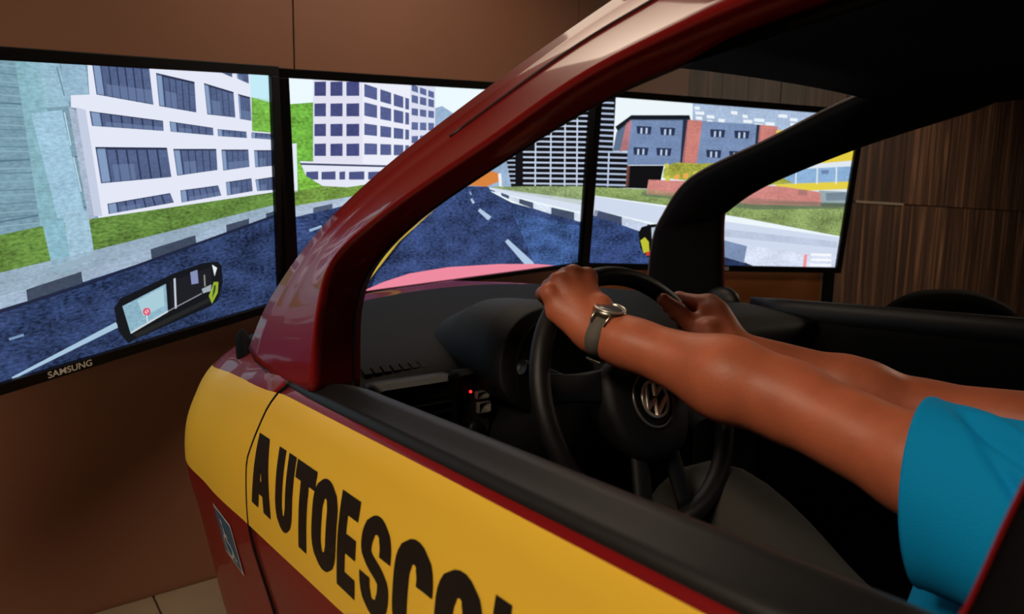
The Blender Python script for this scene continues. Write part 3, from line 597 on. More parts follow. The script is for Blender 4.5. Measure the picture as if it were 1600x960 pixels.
  (6,(170, 186, 206),0.2,[-6050,-380,-6009,-367,-2989,-32,-483,51,-52,36,-2991,-181,-6021,-606,-6050,-615]),
  (7,(50, 68, 112),0.8,[-6050,-3400,-6050,-651,-6023,-646,-4254,-375,-2513,-158,-747,-7,-79,37,1299,-34,1423,-228,2403,-682,5704,-1535,6050,-1632,6050,-3400]),
  (8,(70, 82, 108),0.2,[1361,-131,1598,-207,1601,-259,1363,-174]),
  (8,(214, 224, 238),0.2,[1598,-192,1899,-291,1903,-387,1601,-270]),
  (8,(70, 82, 108),0.2,[1898,-281,2266,-404,2273,-544,1904,-394]),
  (8,(214, 224, 238),0.2,[2266,-398,2767,-550,2777,-735,2273,-547]),
  (8,(70, 82, 108),0.2,[2766,-547,3474,-734,3489,-967,2777,-734]),
  (8,(214, 224, 238),0.2,[3475,-735,4411,-961,4433,-1246,3489,-962]),
  (8,(70, 82, 108),0.2,[4412,-966,5678,-1241,5708,-1584,4432,-1237]),
  (8,(214, 224, 238),0.2,[5678,-1251,6050,-1335,6050,-1665,5707,-1570]),
  (8,(80, 92, 116),0.2,[-6050,-562,-6018,-556,-6026,-706,-6050,-711]),
  (8,(176, 192, 212),0.2,[-6018,-546,-5439,-468,-5446,-619,-6026,-716]),
  (8,(80, 92, 116),0.2,[-5439,-458,-4800,-358,-4805,-512,-5446,-629]),
  (8,(176, 192, 212),0.2,[-4799,-348,-4183,-244,-4188,-399,-4805,-523]),
  (8,(80, 92, 116),0.2,[-4183,-233,-3457,-129,-3460,-288,-4188,-410]),
  (8,(22, 32, 58),0.8,[-4286,-3400,-4451,-3308,-3422,-2023,-2025,-974,-480,-153,-1312,-883,-2327,-1851,-3317,-2884,-3511,-3400]),
  (9,(192, 166, 62),0,[-346,-132,-1296,-756,-1174,-882,-291,-186]),
  (9,(192, 166, 62),0,[-1296,-756,-2573,-1642,-2427,-1806,-1174,-882]),
  (9,(192, 166, 62),0,[-2585,-1653,-4007,-3049,-3776,-3262,-2414,-1795]),
  (9,(176, 200, 228),0,[2165,-2185,3396,-3400,3471,-3400,3723,-3221,2293,-2090]),
  (9,(176, 200, 228),0,[852,-913,1332,-1306,1477,-1166,940,-826]),
  (9,(176, 200, 228),0,[506,-466,611,-641,708,-599,578,-434]),
  (9,(150, 175, 205),0,[452,-198,512,-317,564,-302,504,-183]),
  (9,(150, 180, 212),0,[-5583,-1220,-5177,-1106,-5203,-1026,-5608,-1142]),
  (10,(60, 88, 140),0.8,[3765,-3400,2419,-1003,5726,-1778,6050,-1852,6050,-3400]),
  (11,(238, 138, 160),0,[-3822,-3400,-3031,-3169,-2028,-2985,-432,-2923,1902,-3046,3836,-3247,4769,-3400]),
 ],
 [
  (0,(236, 246, 251),0,[-6050,-3400,6050,-3400,6050,3400,-6050,3400]),
  (1,(168, 188, 216),0.2,[-2033,3400,6050,3400,6050,2172,2052,2332,-1944,2675]),
  (1,(224, 232, 240),0,[2022,2519,6050,2647,6050,-749,2124,-786]),
  (2,(236, 244, 250),0,[-1932,3296,-1696,3286,-1680,3158,-1916,3168]),
  (2,(236, 244, 250),0,[-782,2867,-481,2860,-464,2729,-765,2737]),
  (2,(236, 244, 250),0,[397,2426,765,2422,785,2289,416,2294]),
  (2,(236, 244, 250),0,[1470,2869,1905,2869,1926,2736,1490,2737]),
  (2,(236, 244, 250),0,[2699,2421,3207,2423,3230,2288,2721,2286]),
  (2,(236, 244, 250),0,[3803,2871,4062,2860,4086,2725,3826,2736]),
  (2,(236, 244, 250),0,[5085,2415,5416,2406,5442,2269,5110,2278]),
  (2,(236, 244, 250),0,[-1333,2983,-976,2980,-959,2851,-1317,2854]),
  (2,(236, 244, 250),0,[-167,2547,258,2546,277,2415,-149,2416]),
  (2,(236, 244, 250),0,[897,2988,1389,2992,1409,2860,917,2856]),
  (2,(236, 244, 250),0,[2113,2543,2366,2531,2387,2398,2134,2410]),
  (2,(236, 244, 250),0,[3207,2992,3527,2985,3550,2851,3230,2858]),
  (2,(236, 244, 250),0,[4475,2540,4867,2535,4892,2399,4499,2404]),
  (2,(236, 244, 250),0,[-1878,3099,-1466,3100,-1450,2971,-1863,2971]),
  (2,(236, 244, 250),0,[-725,2666,-244,2669,-226,2539,-708,2536]),
  (2,(236, 244, 250),0,[330,3105,576,3094,595,2964,349,2975]),
  (2,(236, 244, 250),0,[1532,2665,1845,2657,1865,2524,1552,2532]),
  (2,(236, 244, 250),0,[2618,3111,2998,3108,3020,2975,2640,2979]),
  (2,(236, 244, 250),0,[3871,2663,4323,2663,4347,2527,3895,2528]),
  (2,(236, 244, 250),0,[4989,3118,5512,3123,5538,2987,5014,2983]),
  (2,(236, 244, 250),0,[-1278,2784,-1038,2773,-1021,2643,-1261,2655]),
  (2,(236, 244, 250),0,[-230,3221,72,3215,91,3085,-212,3092]),
  (2,(236, 244, 250),0,[958,2785,1328,2781,1349,2649,977,2653]),
  (2,(236, 244, 250),0,[2035,3230,2473,3231,2494,3099,2056,3098]),
  (2,(236, 244, 250),0,[3274,2785,3785,2789,3808,2654,3297,2651]),
  (2,(236, 244, 250),0,[4545,2329,4808,2317,4833,2180,4569,2193]),
  (2,(236, 244, 250),0,[-1825,2901,-1529,2894,-1512,2765,-1809,2772]),
  (2,(236, 244, 250),0,[-669,2465,-306,2460,-288,2329,-651,2334]),
  (2,(236, 244, 250),0,[390,2903,817,2904,837,2772,409,2773]),
  (2,(236, 244, 250),0,[1595,2460,2094,2462,2115,2329,1615,2327]),
  (2,(236, 244, 250),0,[2683,2906,2938,2895,2960,2761,2705,2773]),
  (2,(236, 244, 250),0,[3940,2454,4264,2446,4288,2310,3963,2319]),
  (2,(236, 244, 250),0,[5060,2909,5454,2905,5480,2769,5085,2773]),
  (2,(236, 244, 250),0,[-1222,2584,-804,2583,-787,2453,-1206,2454]),
  (2,(12, 14, 20),0,[-6050,3400,-5447,3400,-5387,1285,-4702,1218,-4564,-194,-6050,-255]),
  (3,(176, 192, 218),0,[-6050,3133,-5505,3148,-5508,3217,-6050,3202]),
  (3,(176, 192, 218),0,[-6050,2919,-5485,2933,-5488,3003,-6050,2989]),
  (3,(176, 192, 218),0,[-6050,2704,-5465,2718,-5468,2789,-6050,2774]),
  (3,(176, 192, 218),0,[-6050,2489,-5445,2503,-5448,2573,-6050,2559]),
  (3,(176, 192, 218),0,[-6050,2273,-5425,2286,-5428,2357,-6050,2344]),
  (3,(176, 192, 218),0,[-6050,2057,-5405,2069,-5408,2140,-6050,2127]),
  (3,(176, 192, 218),0,[-6050,1839,-5385,1850,-5388,1922,-6050,1910]),
  (3,(176, 192, 218),0,[-6050,1621,-5364,1631,-5367,1703,-6050,1692]),
  (3,(176, 192, 218),0,[-6050,1402,-5344,1411,-5347,1483,-6050,1473]),
  (3,(176, 192, 218),0,[-6050,1189,-4732,1222,-4737,1294,-6050,1261]),
  (3,(176, 192, 218),0,[-6050,968,-4710,999,-4715,1072,-6050,1040]),
  (3,(176, 192, 218),0,[-6050,747,-4689,776,-4693,849,-6050,819]),
  (3,(176, 192, 218),0,[-6050,525,-4667,552,-4671,625,-6050,597]),
  (3,(176, 192, 218),0,[-6050,302,-4645,327,-4650,400,-6050,375]),
  (3,(176, 192, 218),0,[-6050,78,-4623,101,-4628,174,-6050,151]),
  (3,(176, 192, 218),0,[-6050,-147,-4601,-126,-4605,-52,-6050,-73]),
  (3,(190, 205, 226),0,[-6050,-203,-6010,-202,-6050,659]),
  (3,(190, 205, 226),0,[-5580,1225,-5510,-179,-5448,-179,-5519,1226]),
  (3,(18, 24, 34),0,[-5365,2259,-4712,2757,-2121,2923,-2034,2695,-4692,2555,-5235,2063]),
  (3,(92, 112, 140),0,[-5290,2060,-4827,2495,-4712,1321,-5387,1285]),
  (3,(116, 138, 176),0.2,[-4779,2575,-2215,2736,-2198,871,-4713,749]),
  (3,(200, 120, 112),0.2,[-4906,2440,-4667,2582,-4689,1374,-5076,1276]),
  (3,(120, 142, 180),0.2,[-1567,2724,1273,2742,1388,937,-1636,899]),
  (3,(96, 112, 150),0,[2111,1957,2962,1976,3120,1020,2013,967]),
  (4,(36, 46, 70),0,[-2392,2750,-2160,2765,-2113,902,-2319,892]),
  (4,(36, 46, 70),0,[1059,2729,1273,2742,1341,1044,1155,1035]),
  (4,(200, 126, 118),0.2,[-2186,2738,-1508,2728,-1550,930,-2230,896]),
  (4,(200, 126, 118),0.2,[1211,2738,2086,2711,2170,975,1248,1040]),
  (4,(40, 52, 84),0,[-4445,2341,-3764,2356,-3788,2046,-4386,2036]),
  (4,(40, 52, 84),0,[-3390,2353,-2697,2369,-2719,2056,-3327,2047]),
  (4,(40, 52, 84),0,[-4501,1488,-3816,1499,-3840,1185,-4442,1180]),
  (4,(40, 52, 84),0,[-3472,1518,-2775,1530,-2797,1213,-3409,1207]),
  (4,(40, 52, 84),0,[-1111,2412,-393,2429,-410,2110,-1040,2100]),
  (4,(40, 52, 84),0,[31,2428,762,2444,748,2123,106,2113]),
  (4,(40, 52, 84),0,[-1180,1563,-459,1574,-476,1252,-1110,1246]),
  (4,(40, 52, 84),0,[-93,1567,641,1579,626,1254,-18,1248]),
  (4,(10, 12, 16),0,[-4597,728,-3044,804,-3169,-189,-4621,-196]),
  (4,(110, 72, 64),0,[-4711,723,-4569,729,-4541,-139,-4684,-145]),
  (5,(190, 205, 228),0,[-4254,2275,-4169,2280,-4160,2050,-4245,2045]),
  (5,(190, 205, 228),0,[-4028,2289,-3943,2294,-3933,2063,-4018,2058]),
  (5,(190, 205, 228),0,[-3195,2287,-3109,2293,-3097,2060,-3184,2055]),
  (5,(190, 205, 228),0,[-2965,2301,-2879,2306,-2867,2073,-2953,2068]),
  (5,(190, 205, 228),0,[-4309,1421,-4224,1425,-4215,1192,-4300,1187]),
  (5,(190, 205, 228),0,[-4082,1433,-3996,1438,-3986,1203,-4072,1199]),
  (5,(190, 205, 228),0,[-3276,1450,-3189,1455,-3178,1219,-3265,1215]),
  (5,(190, 205, 228),0,[-3045,1463,-2958,1467,-2946,1231,-3033,1227]),
  (5,(190, 205, 228),0,[-908,2345,-818,2351,-802,2114,-892,2109]),
  (5,(190, 205, 228),0,[-669,2360,-580,2365,-563,2128,-653,2123]),
  (5,(190, 205, 228),0,[239,2360,329,2366,348,2127,257,2122]),
  (5,(190, 205, 228),0,[481,2374,572,2380,591,2141,500,2135]),
  (5,(190, 205, 228),0,[-976,1493,-887,1498,-870,1258,-960,1254]),
  (5,(190, 205, 228),0,[-737,1506,-647,1511,-630,1271,-720,1266]),
  (5,(190, 205, 228),0,[115,1498,207,1502,225,1261,134,1256]),
  (5,(190, 205, 228),0,[359,1510,450,1515,469,1273,378,1268]),
  (5,(228, 204, 66),0,[2049,2548,3473,2741,4584,1927,6050,2102,6050,1471,2264,979]),
  (5,(228, 208, 70),0,[2377,263,6050,545,6050,199,2429,-70]),
  (5,(140, 176, 214),0.2,[2566,883,6050,1214,6050,542,2663,275]),
  (6,(230, 236, 240),0,[3247,1028,3334,305,3399,306,3311,1028]),
  (6,(230, 236, 240),0,[4309,1079,4403,351,4469,352,4374,1080]),
  (6,(230, 236, 240),0,[5289,1126,5389,393,5456,394,5355,1127]),
  (6,(110, 130, 170),0,[4556,977,4948,996,4946,826,4586,810]),
  (6,(136, 158, 96),0.5,[-6050,-218,-3635,-208,1462,-613,6050,-615,6050,-1953,5952,-1941,1021,-1275,-2378,-890,-6050,-568]),
  (6,(150, 170, 176),0,[4584,74,6050,83,6050,-444,4815,-489]),
  (6,(90, 104, 128),0,[4966,-25,5991,45,6050,-109,6050,-301,5060,-365]),
  (6,(92, 106, 88),0,[-3914,-327,4772,-433,6050,-433,6050,-680,1503,-892,-1989,-630,-3956,-489]),
  (6,(206, 134, 128),0.2,[-3678,190,-979,228,2776,168,4796,-3,4802,-605,1407,-671,-2009,-467,-3732,-400]),
  (6,(160, 164, 66),0.5,[-3046,298,-3029,672,-2814,841,-2533,961,-1523,958,-330,1071,600,1008,2213,700,3229,356,1355,108,-972,174]),
  (7,(170, 120, 112),0,[3537,59,3991,78,4034,-176,3575,-166]),
  (7,(205, 200, 80),0,[-3024,884,-2850,906,-2816,735,-3006,726]),
  (7,(232, 170, 80),0,[-2121,474,-1945,496,-1909,322,-2102,314]),
  (7,(232, 170, 80),0,[-1274,648,-1096,670,-1059,496,-1254,487]),
  (7,(205, 200, 80),0,[-418,823,-238,845,-199,671,-397,662]),
  (7,(232, 170, 80),0,[446,1001,629,1023,669,848,469,838]),
  (7,(232, 170, 80),0,[-2528,402,-2352,423,-2317,250,-2509,242]),
  (7,(205, 200, 80),0,[-1685,575,-1508,596,-1472,423,-1666,414]),
  (7,(232, 170, 80),0,[-834,749,-655,771,-617,597,-813,588]),
  (7,(232, 170, 80),0,[26,926,207,948,247,773,49,764]),
  (7,(205, 200, 80),0,[-2932,330,-2758,351,-2724,179,-2914,170]),
  (7,(232, 170, 80),0,[-2094,502,-1918,524,-1882,350,-2075,342]),
  (7,(232, 170, 80),0,[-1248,676,-1069,698,-1032,524,-1227,515]),
  (7,(205, 200, 80),0,[-392,852,-212,874,-173,699,-370,690]),
  (7,(232, 170, 80),0,[473,1029,655,1052,696,877,496,867]),
  (7,(232, 170, 80),0,[-2501,430,-2326,451,-2291,278,-2483,270]),
  (7,(205, 200, 80),0,[-1659,603,-1482,625,-1445,451,-1639,442]),
  (7,(232, 170, 80),0,[-808,778,-628,800,-590,626,-786,616]),
  (7,(232, 170, 80),0,[53,954,234,977,274,802,75,793]),
  (7,(205, 200, 80),0,[-2906,358,-2732,379,-2697,207,-2888,198]),
  (7,(232, 170, 80),0,[-2068,530,-1892,552,-1856,379,-2049,370]),
  (7,(232, 170, 80),0,[-1221,704,-1043,726,-1005,552,-1201,543]),
  (7,(205, 200, 80),0,[-365,880,-185,902,-146,728,-343,718]),
  (7,(232, 170, 80),0,[500,1058,682,1080,723,905,523,896]),
  (7,(232, 170, 80),0,[-2475,458,-2300,479,-2265,306,-2456,298]),
  (7,(205, 200, 80),0,[-1632,631,-1455,653,-1418,479,-1613,470]),
  (7,(232, 170, 80),0,[-781,806,-602,828,-563,654,-760,645]),
  (7,(208, 218, 238),0,[-6050,-595,-6008,-596,-2369,-972,41,-1447,5929,-2000,6050,-2016,6050,-2971,1101,-2498,-835,-2091,-3611,-1560,-6050,-1145]),
  (7,(176, 188, 212),0.2,[87,-1783,5967,-2207,6022,-2503,133,-2122]),
  (8,(50, 70, 118),0.8,[-6050,-3400,-6050,-1180,-3599,-1669,-2061,-2067,229,-2833,1594,-3400]),
  (8,(34, 40, 60),0,[-42,-3400,-127,-2755,1343,-3071,1748,-3400]),
  (9,(196, 208, 230),0.2,[-6050,-1127,-5817,-1173,-5853,-1415,-6050,-1381]),
  (9,(66, 76, 104),0.2,[-5960,-1152,-4735,-1406,-4704,-1730,-5992,-1446]),
  (9,(196, 208, 230),0.2,[-4735,-1406,-3540,-1667,-3494,-2106,-4702,-1757]),
  (9,(66, 76, 104),0.2,[-3540,-1667,-2067,-2012,-2002,-2570,-3491,-2133]),
  (9,(196, 208, 230),0.2,[-2067,-2012,-32,-2296,52,-2923,-2002,-2570]),
  (9,(122, 142, 176),0.2,[-39,-2240,1360,-2521,1308,-3275,60,-2980]),
  (9,(216, 224, 244),0.2,[1355,-2492,6050,-2921,6050,-3400,1767,-3400,1304,-3246]),
  (10,(10, 12, 14),0,[-3912,-2062,-3791,-1812,-3361,-1689,-1218,-1486,-821,-2203,-1351,-2894,-3389,-3104,-3756,-2721]),
  (11,(190, 192, 52),0,[-3790,-2390,-3598,-2247,-3400,-2435,-3326,-2851,-3585,-2941]),
  (11,(200, 60, 50),0,[-3502,-2883,-3270,-2822,-3276,-3046,-3455,-3050]),
  (11,(180, 196, 215),0,[-3346,-1826,-3112,-1792,-3067,-2205,-3263,-2321]),
  (11,(120, 150, 170),0,[-2865,-1868,-1380,-1658,-1298,-2328,-2720,-2642]),
  (11,(246, 248, 252),0,[4678,-2770,5764,-2778,5752,-2898,4665,-2889]),
  (11,(246, 248, 252),0,[4719,-3007,5807,-3016,5795,-3137,4706,-3126]),
  (11,(246, 248, 252),0,[4693,-3246,5851,-3256,5838,-3377,4679,-3366]),
  (11,(240, 150, 150),0,[4352,-3400,4321,-2837,4488,-2833,4520,-3400]),
 ],
]
def screen_material():
    m = bpy.data.materials.new('lit_screen'); m.use_nodes = True; nt = m.node_tree; b = nt.nodes['Principled BSDF']
    b.inputs['Base Color'].default_value = (.01, .01, .012, 1); b.inputs['Roughness'].default_value = .35; b.inputs['Specular IOR Level'].default_value = .25
    a = nt.nodes.new('ShaderNodeAttribute'); a.attribute_name = 'Col'; a2 = nt.nodes.new('ShaderNodeAttribute'); a2.attribute_name = 'tex'
    tc = nt.nodes.new('ShaderNodeTexCoord'); mp = nt.nodes.new('ShaderNodeMapping'); mp.inputs['Scale'].default_value = (1, 0, 2.2); nt.links.new(tc.outputs['Object'], mp.inputs[0])
    n = nt.nodes.new('ShaderNodeTexNoise'); n.inputs['Scale'].default_value = 75; n.inputs['Detail'].default_value = 7; n.inputs['Roughness'].default_value = .65; nt.links.new(mp.outputs[0], n.inputs['Vector'])
    n2 = nt.nodes.new('ShaderNodeTexNoise'); n2.inputs['Scale'].default_value = 9; n2.inputs['Detail'].default_value = 3; nt.links.new(mp.outputs[0], n2.inputs['Vector'])
    s0 = nt.nodes.new('ShaderNodeMath'); s0.operation = 'MULTIPLY_ADD'; s0.inputs[1].default_value = .5; nt.links.new(n2.outputs['Fac'], s0.inputs[0]); nt.links.new(n.outputs['Fac'], s0.inputs[2])
    s1 = nt.nodes.new('ShaderNodeMath'); s1.operation = 'SUBTRACT'; s1.inputs[1].default_value = .75; nt.links.new(s0.outputs[0], s1.inputs[0])
    s2 = nt.nodes.new('ShaderNodeMath'); s2.operation = 'MULTIPLY'; nt.links.new(s1.outputs[0], s2.inputs[0]); nt.links.new(a2.outputs['Fac'], s2.inputs[1])
    s3 = nt.nodes.new('ShaderNodeMath'); s3.operation = 'MULTIPLY_ADD'; s3.inputs[1].default_value = 6.2; s3.inputs[2].default_value = 1.0; nt.links.new(s2.outputs[0], s3.inputs[0])
    s4 = nt.nodes.new('ShaderNodeMath'); s4.operation = 'MAXIMUM'; s4.inputs[1].default_value = .25; nt.links.new(s3.outputs[0], s4.inputs[0])
    mx = nt.nodes.new('ShaderNodeVectorMath'); mx.operation = 'SCALE'; nt.links.new(a.outputs['Color'], mx.inputs[0]); nt.links.new(s4.outputs[0], mx.inputs[3])
    nt.links.new(mx.outputs[0], b.inputs['Emission Color']); b.inputs['Emission Strength'].default_value = 1.0
    return m
M_screen = screen_material()
TVS = [((-.9613, 1.2152, 1.1977), (23.43, 8.09, -7.97), 'large black flat television at the left showing a white building and roadside mirror'),
       ((.261, 1.4374, 1.3285), (-.48, 8.08, -4.4), 'large black flat television in the middle showing the road ahead'),
       ((1.4645, 1.1543, 1.3673), (-24.95, 5.67, .86), 'large black flat television at the right showing grey and brick buildings')]
SW, SH = 1.21, .68
def text_mesh(txt, size, depth=.0):
    cu_ = bpy.data.curves.new('t', 'FONT'); cu_.body = txt; cu_.size = size; cu_.extrude = depth; cu_.offset = size*.012; cu_.align_x = 'CENTER'; cu_.align_y = 'CENTER'
    o = bpy.data.objects.new('t', cu_); me = bpy.data.meshes.new_from_object(o); bpy.data.objects.remove(o); return me
for k, (c, r, lab) in enumerate(TVS):
    t = thing('television', lab, 'television', c, 'three televisions around the car bonnet', local=True)
    Rm = Matrix.Rotation(radians(r[0]), 3, 'Z')@Matrix.Rotation(radians(r[1]), 3, 'X')@Matrix.Rotation(radians(r[2]), 3, 'Y')
    t.rotation_euler = Rm.to_euler()
    hx, hz, b = SW/2, SH/2, .0292
    bt, bb = .027, .027
    if k == 1: bb = .018
    fr = []
    for cx, cz, sx, sz in ((0, hz+bt/2, SW+2*b, bt), (0, -hz-bb/2, SW+2*b, bb), (-hx-b/2, 0, b, SH), (hx+b/2, 0, b, SH)):
        fr.append(box((cx, .012, cz), (sx, .044, sz)))
    obj('bezel', join(*fr), M_bezel, t, smooth=False, bevel=.002)
    obj('back_cover', rbox((0, .052, 0), (SW-.02, .05, SH-.02), .03), mat('tv_back', (22, 22, 23), .6), t, smooth=False)
    obj('bracket', box((0, .10, 0), (.42, .05, .30)), M_dark, t, smooth=False)
    # screen with its picture
    vs, fs, cols, tex = [], [], [], []
    for ly, col, tx, pl in SCREENS[k]:
        p0 = len(vs); n = len(pl)//2
        for i in range(n): vs.append((pl[2*i]/1e4, .004-ly*.00012, pl[2*i+1]/1e4))
        ar = sum(vs[p0+i][0]*vs[p0+(i+1) % n][2]-vs[p0+(i+1) % n][0]*vs[p0+i][2] for i in range(n))
        q = list(range(p0, p0+n)); fs.append(q if ar > 0 else q[::-1]); cols += [(*lin(col), 1)]*n; tex += [tx]*n
    s = obj('screen', (vs, fs), M_screen, t, smooth=False)
    ca = s.data.attributes.new('Col', 'FLOAT_COLOR', 'POINT'); ca.data.foreach_set('color', np.array(cols, np.float32).ravel())
    ta = s.data.attributes.new('tex', 'FLOAT', 'POINT'); ta.data.foreach_set('value', np.array(tex, np.float32))
    me = text_mesh('SAMSUNG', .0225); me.materials.append(mat('logo_silver_glow', (205, 198, 182), .35, metal=.3, emit=(190, 180, 160), estr=.12))  # lettering glows faintly by itself, though it is no lamp
    if k == 1: continue   # the bonnet hides this one
    lo = bpy.data.objects.new('logo', me); COL.objects.link(lo); lo.parent = t
    lo.location = (0 if k else -.037, -.0106, -hz-bb/2); lo.rotation_euler = (radians(90), 0, 0)
    if k == 2: obj('status_light', box((-.07+.07, -.0106, -hz-.006), (.012, .001, .004)), mat('status_light', (220, 220, 220), .3, emit=(230, 230, 230), estr=.7), t, smooth=False)

# ------------------------------------------------------------------ the car body
car = thing('car', 'dark red driving school car body with yellow side stripe', 'car', (0, 0, 0))
YS = [-.6, .3, .6, .92, 1.13, 1.26, 1.31]
SEC = np.array([
 [(.70, .22), (.762, .36), (.782, .50), (.802, .62), (.826, .74), (.829, .85), (.818, .93), (.797, .992), (.70, 1.02), (.42, 1.04), (0, 1.05)],
 [(.70, .22), (.762, .36), (.782, .50), (.802, .62), (.826, .74), (.829, .85), (.818, .93), (.797, .992), (.70, 1.02), (.42, 1.04), (0, 1.05)],
 [(.70, .22), (.765, .36), (.785, .50), (.803, .62), (.822, .72), (.822, .80), (.808, .87), (.775, .938), (.69, .985), (.41, 1.03), (0, 1.045)],
 [(.64, .24), (.715, .38), (.745, .50), (.765, .60), (.782, .68), (.782, .76), (.762, .825), (.72, .892), (.63, .943), (.38, 1.005), (0, 1.025)],
 [(.50, .27), (.57, .40), (.60, .50), (.615, .59), (.63, .66), (.63, .72), (.61, .78), (.575, .84), (.50, .892), (.31, .980), (0, 1.016)],
 [(.28, .30), (.32, .42), (.34, .50), (.35, .57), (.36, .63), (.36, .68), (.35, .72), (.33, .76), (.29, .81), (.18, .88), (0, .91)],
 [(.03, .42), (.03, .46), (.03, .51), (.03, .55), (.03, .59), (.03, .63), (.03, .66), (.03, .69), (.02, .72), (.01, .745), (0, .76)]])
_sec = {}
def section(y):
    k = round(float(y), 3)
    if k not in _sec: _sec[k] = _section(k)
    return _sec[k]
def _section(y, m=81):
    s = hermite(YS, SEC, max(y, -.6)) if y > .3 else SEC[1]
    s = catmull(s, m).copy()
    if y < .25: s[:, 1] += .03*(.25-y)*np.clip((s[:, 1]-.5)/.5, 0, 1)
    return s
_sc = {}
def side_x(y, z, out=0.0):
    k = round(y, 3)
    if k not in _sc: _sc[k] = section(k)[:59]
    s = _sc[k]; xv = np.interp(z, s[:, 1], s[:, 0]); return -(xv+out)
SEAM = ([.2, .5, .70, .75, .86, .94, .995, 1.03], [.27, .305, .338, .352, .350, .300, .245, .235])
def seam(z): return float(np.interp(z, *SEAM))
T7 = 58/80   # section parameter of the shoulder
def fender_grid(top, nz=44, ny=48):
    """rows of constant section parameter from the sill to above the shoulder, columns from the door seam to the nose"""
    P = []
    for i in range(nz):
        row = []
        for j in range(ny):
            u = j/(ny-1); y = .30+u*(1.31-.30)
            s = section(y)[int(round(i/(nz-1)*top))]
            ys = seam(s[1])+.0025
            yy = ys+(1.31-ys)*u
            s2 = section(yy)[int(round(i/(nz-1)*top))]
            row.append((-s2[0], yy, s2[1]))
        P.append(row)
    return P
fg = fender_grid(62)
def solid(o, t=.006, off=-1):
    m = o.modifiers.new('solid', 'SOLIDIFY'); m.thickness = t; m.offset = off; return o
fender_l = solid(obj('fender', grid(fg, flip=True), M_red, car))
fender_r = solid(obj('fender', mirx(grid(fender_grid(53), flip=True)), M_red, car))
# bonnet, from the windscreen base to the nose
HP = []
for j in range(30):
    u = j/29; row = []
    for sgn, rng_ in ((-1, range(62, 81, 2)), (1, range(78, 61, -2))):
        for i in rng_:
            s0 = section(.92)[i]; yb = .97-.19*(s0[0]/.63)**2
            y = yb+(1.308-yb)*u; s = section(y)[i]; row.append((sgn*s[0], y, s[1]+.001))
    HP.append(row)
solid(obj('bonnet', grid(HP, flip=True), M_red, car), .006, 1)
# door skin
def door_skin(side, nz=36, ny=30):
    P = []
    for i in range(nz):
        row = []
        for j in range(ny):
            u = j/(ny-1); k = int(round(i/(nz-1)*56)); s = section(.2)[k]
            ys = seam(s[1])-.0025; y = ys+(-.54-ys)*u; s = section(y)[k]; row.append((-s[0], y, s[1]))
        P.append(row)
    vf = grid(P); return vf if side < 0 else mirx(vf)
def belt_z(y): return .992+.03*(.25-y)
door = solid(obj('door', door_skin(-1), M_red, car), .004, -1)
door_r = solid(obj('door', door_skin(1), M_red, car), .004, -1)
# waistline moulding and inner panel of each door
PR = [(-.803, -.010), (-.801, .002), (-.793, .004), (-.778, .005), (-.768, .010), (-.756, .011), (-.742, .006), (-.730, -.010), (-.724, -.045), (-.735, -.06), (-.785, -.03)]
def belt(sgn):
    S = []
    ya = .262 if sgn > 0 else .575
    for y in np.linspace(ya, -.545, 30):
        k = np.clip((ya-y)/.12, .15, 1); S.append([(sgn*-(.80+(-x-.80)*k), y, belt_z(y)+z*(.4+.6*k)) for x, z in PR])
    return loft(S, flip=sgn > 0)
obj('waist_moulding', belt(1), M_rubber, door); obj('waist_moulding', belt(-1), M_rubber, door_r)
for s_ in (-1, 1): obj('kick_panel', grid([[(s_*(.74 if s_ > 0 else .70), y, z) for z in (.25, .6, .9, .955)] for y in (.2, .5, .75)]), M_dark, car)
def inner(sgn):
    P = []
    for y in np.linspace(.25 if sgn > 0 else .66, -.55, 18):
        P.append([(sgn*x, y, z) for x, z in ((-.73, belt_z(y)-.03), (-.72, .93), (-.70, .86), (-.70, .74), (-.655, .70), (-.655, .62), (-.71, .58), (-.72, .40), (-.72, .25))])
    return grid(P, flip=sgn > 0)
solid(obj('inner_panel', inner(1), M_dark, door), .004); solid(obj('inner_panel', inner(-1), M_dark, door_r), .004)
for d_, s_ in ((door, -1), (door_r, 1)):
    obj('armrest', rbox((s_*.665, -.18, .73), (.09, .42, .05), .02, R=None), M_dark, d_)
for s_, d_ in ((-1, door), (1, door_r)):
    obj('door_gap', tube([(-s_*side_x(seam(z), z, -.0015), seam(z), z) for z in np.linspace(.24, .992, 50)], .0042, 8), M_dark, d_)
# yellow stripe on the door and on the fender
ZT = ([-.6, -.165, .24, .45, .6, .92, 1.13, 1.3], [1.004, .9925, .980, .958, .936, .893, .842, .72])
ZB = ([-.6, 0, .4, .93, 1.13, 1.3], [.815, .788, .756, .706, .68, .61])
def stripe(ya_fn, yb, ny, side=-1):
    P = []
    for i in range(15):
        row = []
        for j in range(ny):
            u = j/(ny-1); y = .3 if yb > 0 else .1
            for _ in range(3):
                z = np.interp(y, *ZB)+(np.interp(y, *ZT)-np.interp(y, *ZB))*i/14
                ys = ya_fn(z); y = ys+(yb-ys)*u
            row.append((-side*side_x(y, z, .0018), y, z))
        P.append(row)
    return P
obj('yellow_stripe', grid(stripe(lambda z: seam(z)-.003, -.54, 40)), M_yel, door)
obj('yellow_stripe', grid(stripe(lambda z: seam(z)+.003, 1.27, 46), flip=True), M_yel, fender_l)
obj('yellow_stripe', mirx(grid(stripe(lambda z: seam(z)-.003, -.54, 40))), M_yel, door_r)
obj('yellow_stripe', mirx(grid(stripe(lambda z: seam(z)+.003, 1.27, 46), flip=True)), M_yel, fender_r)
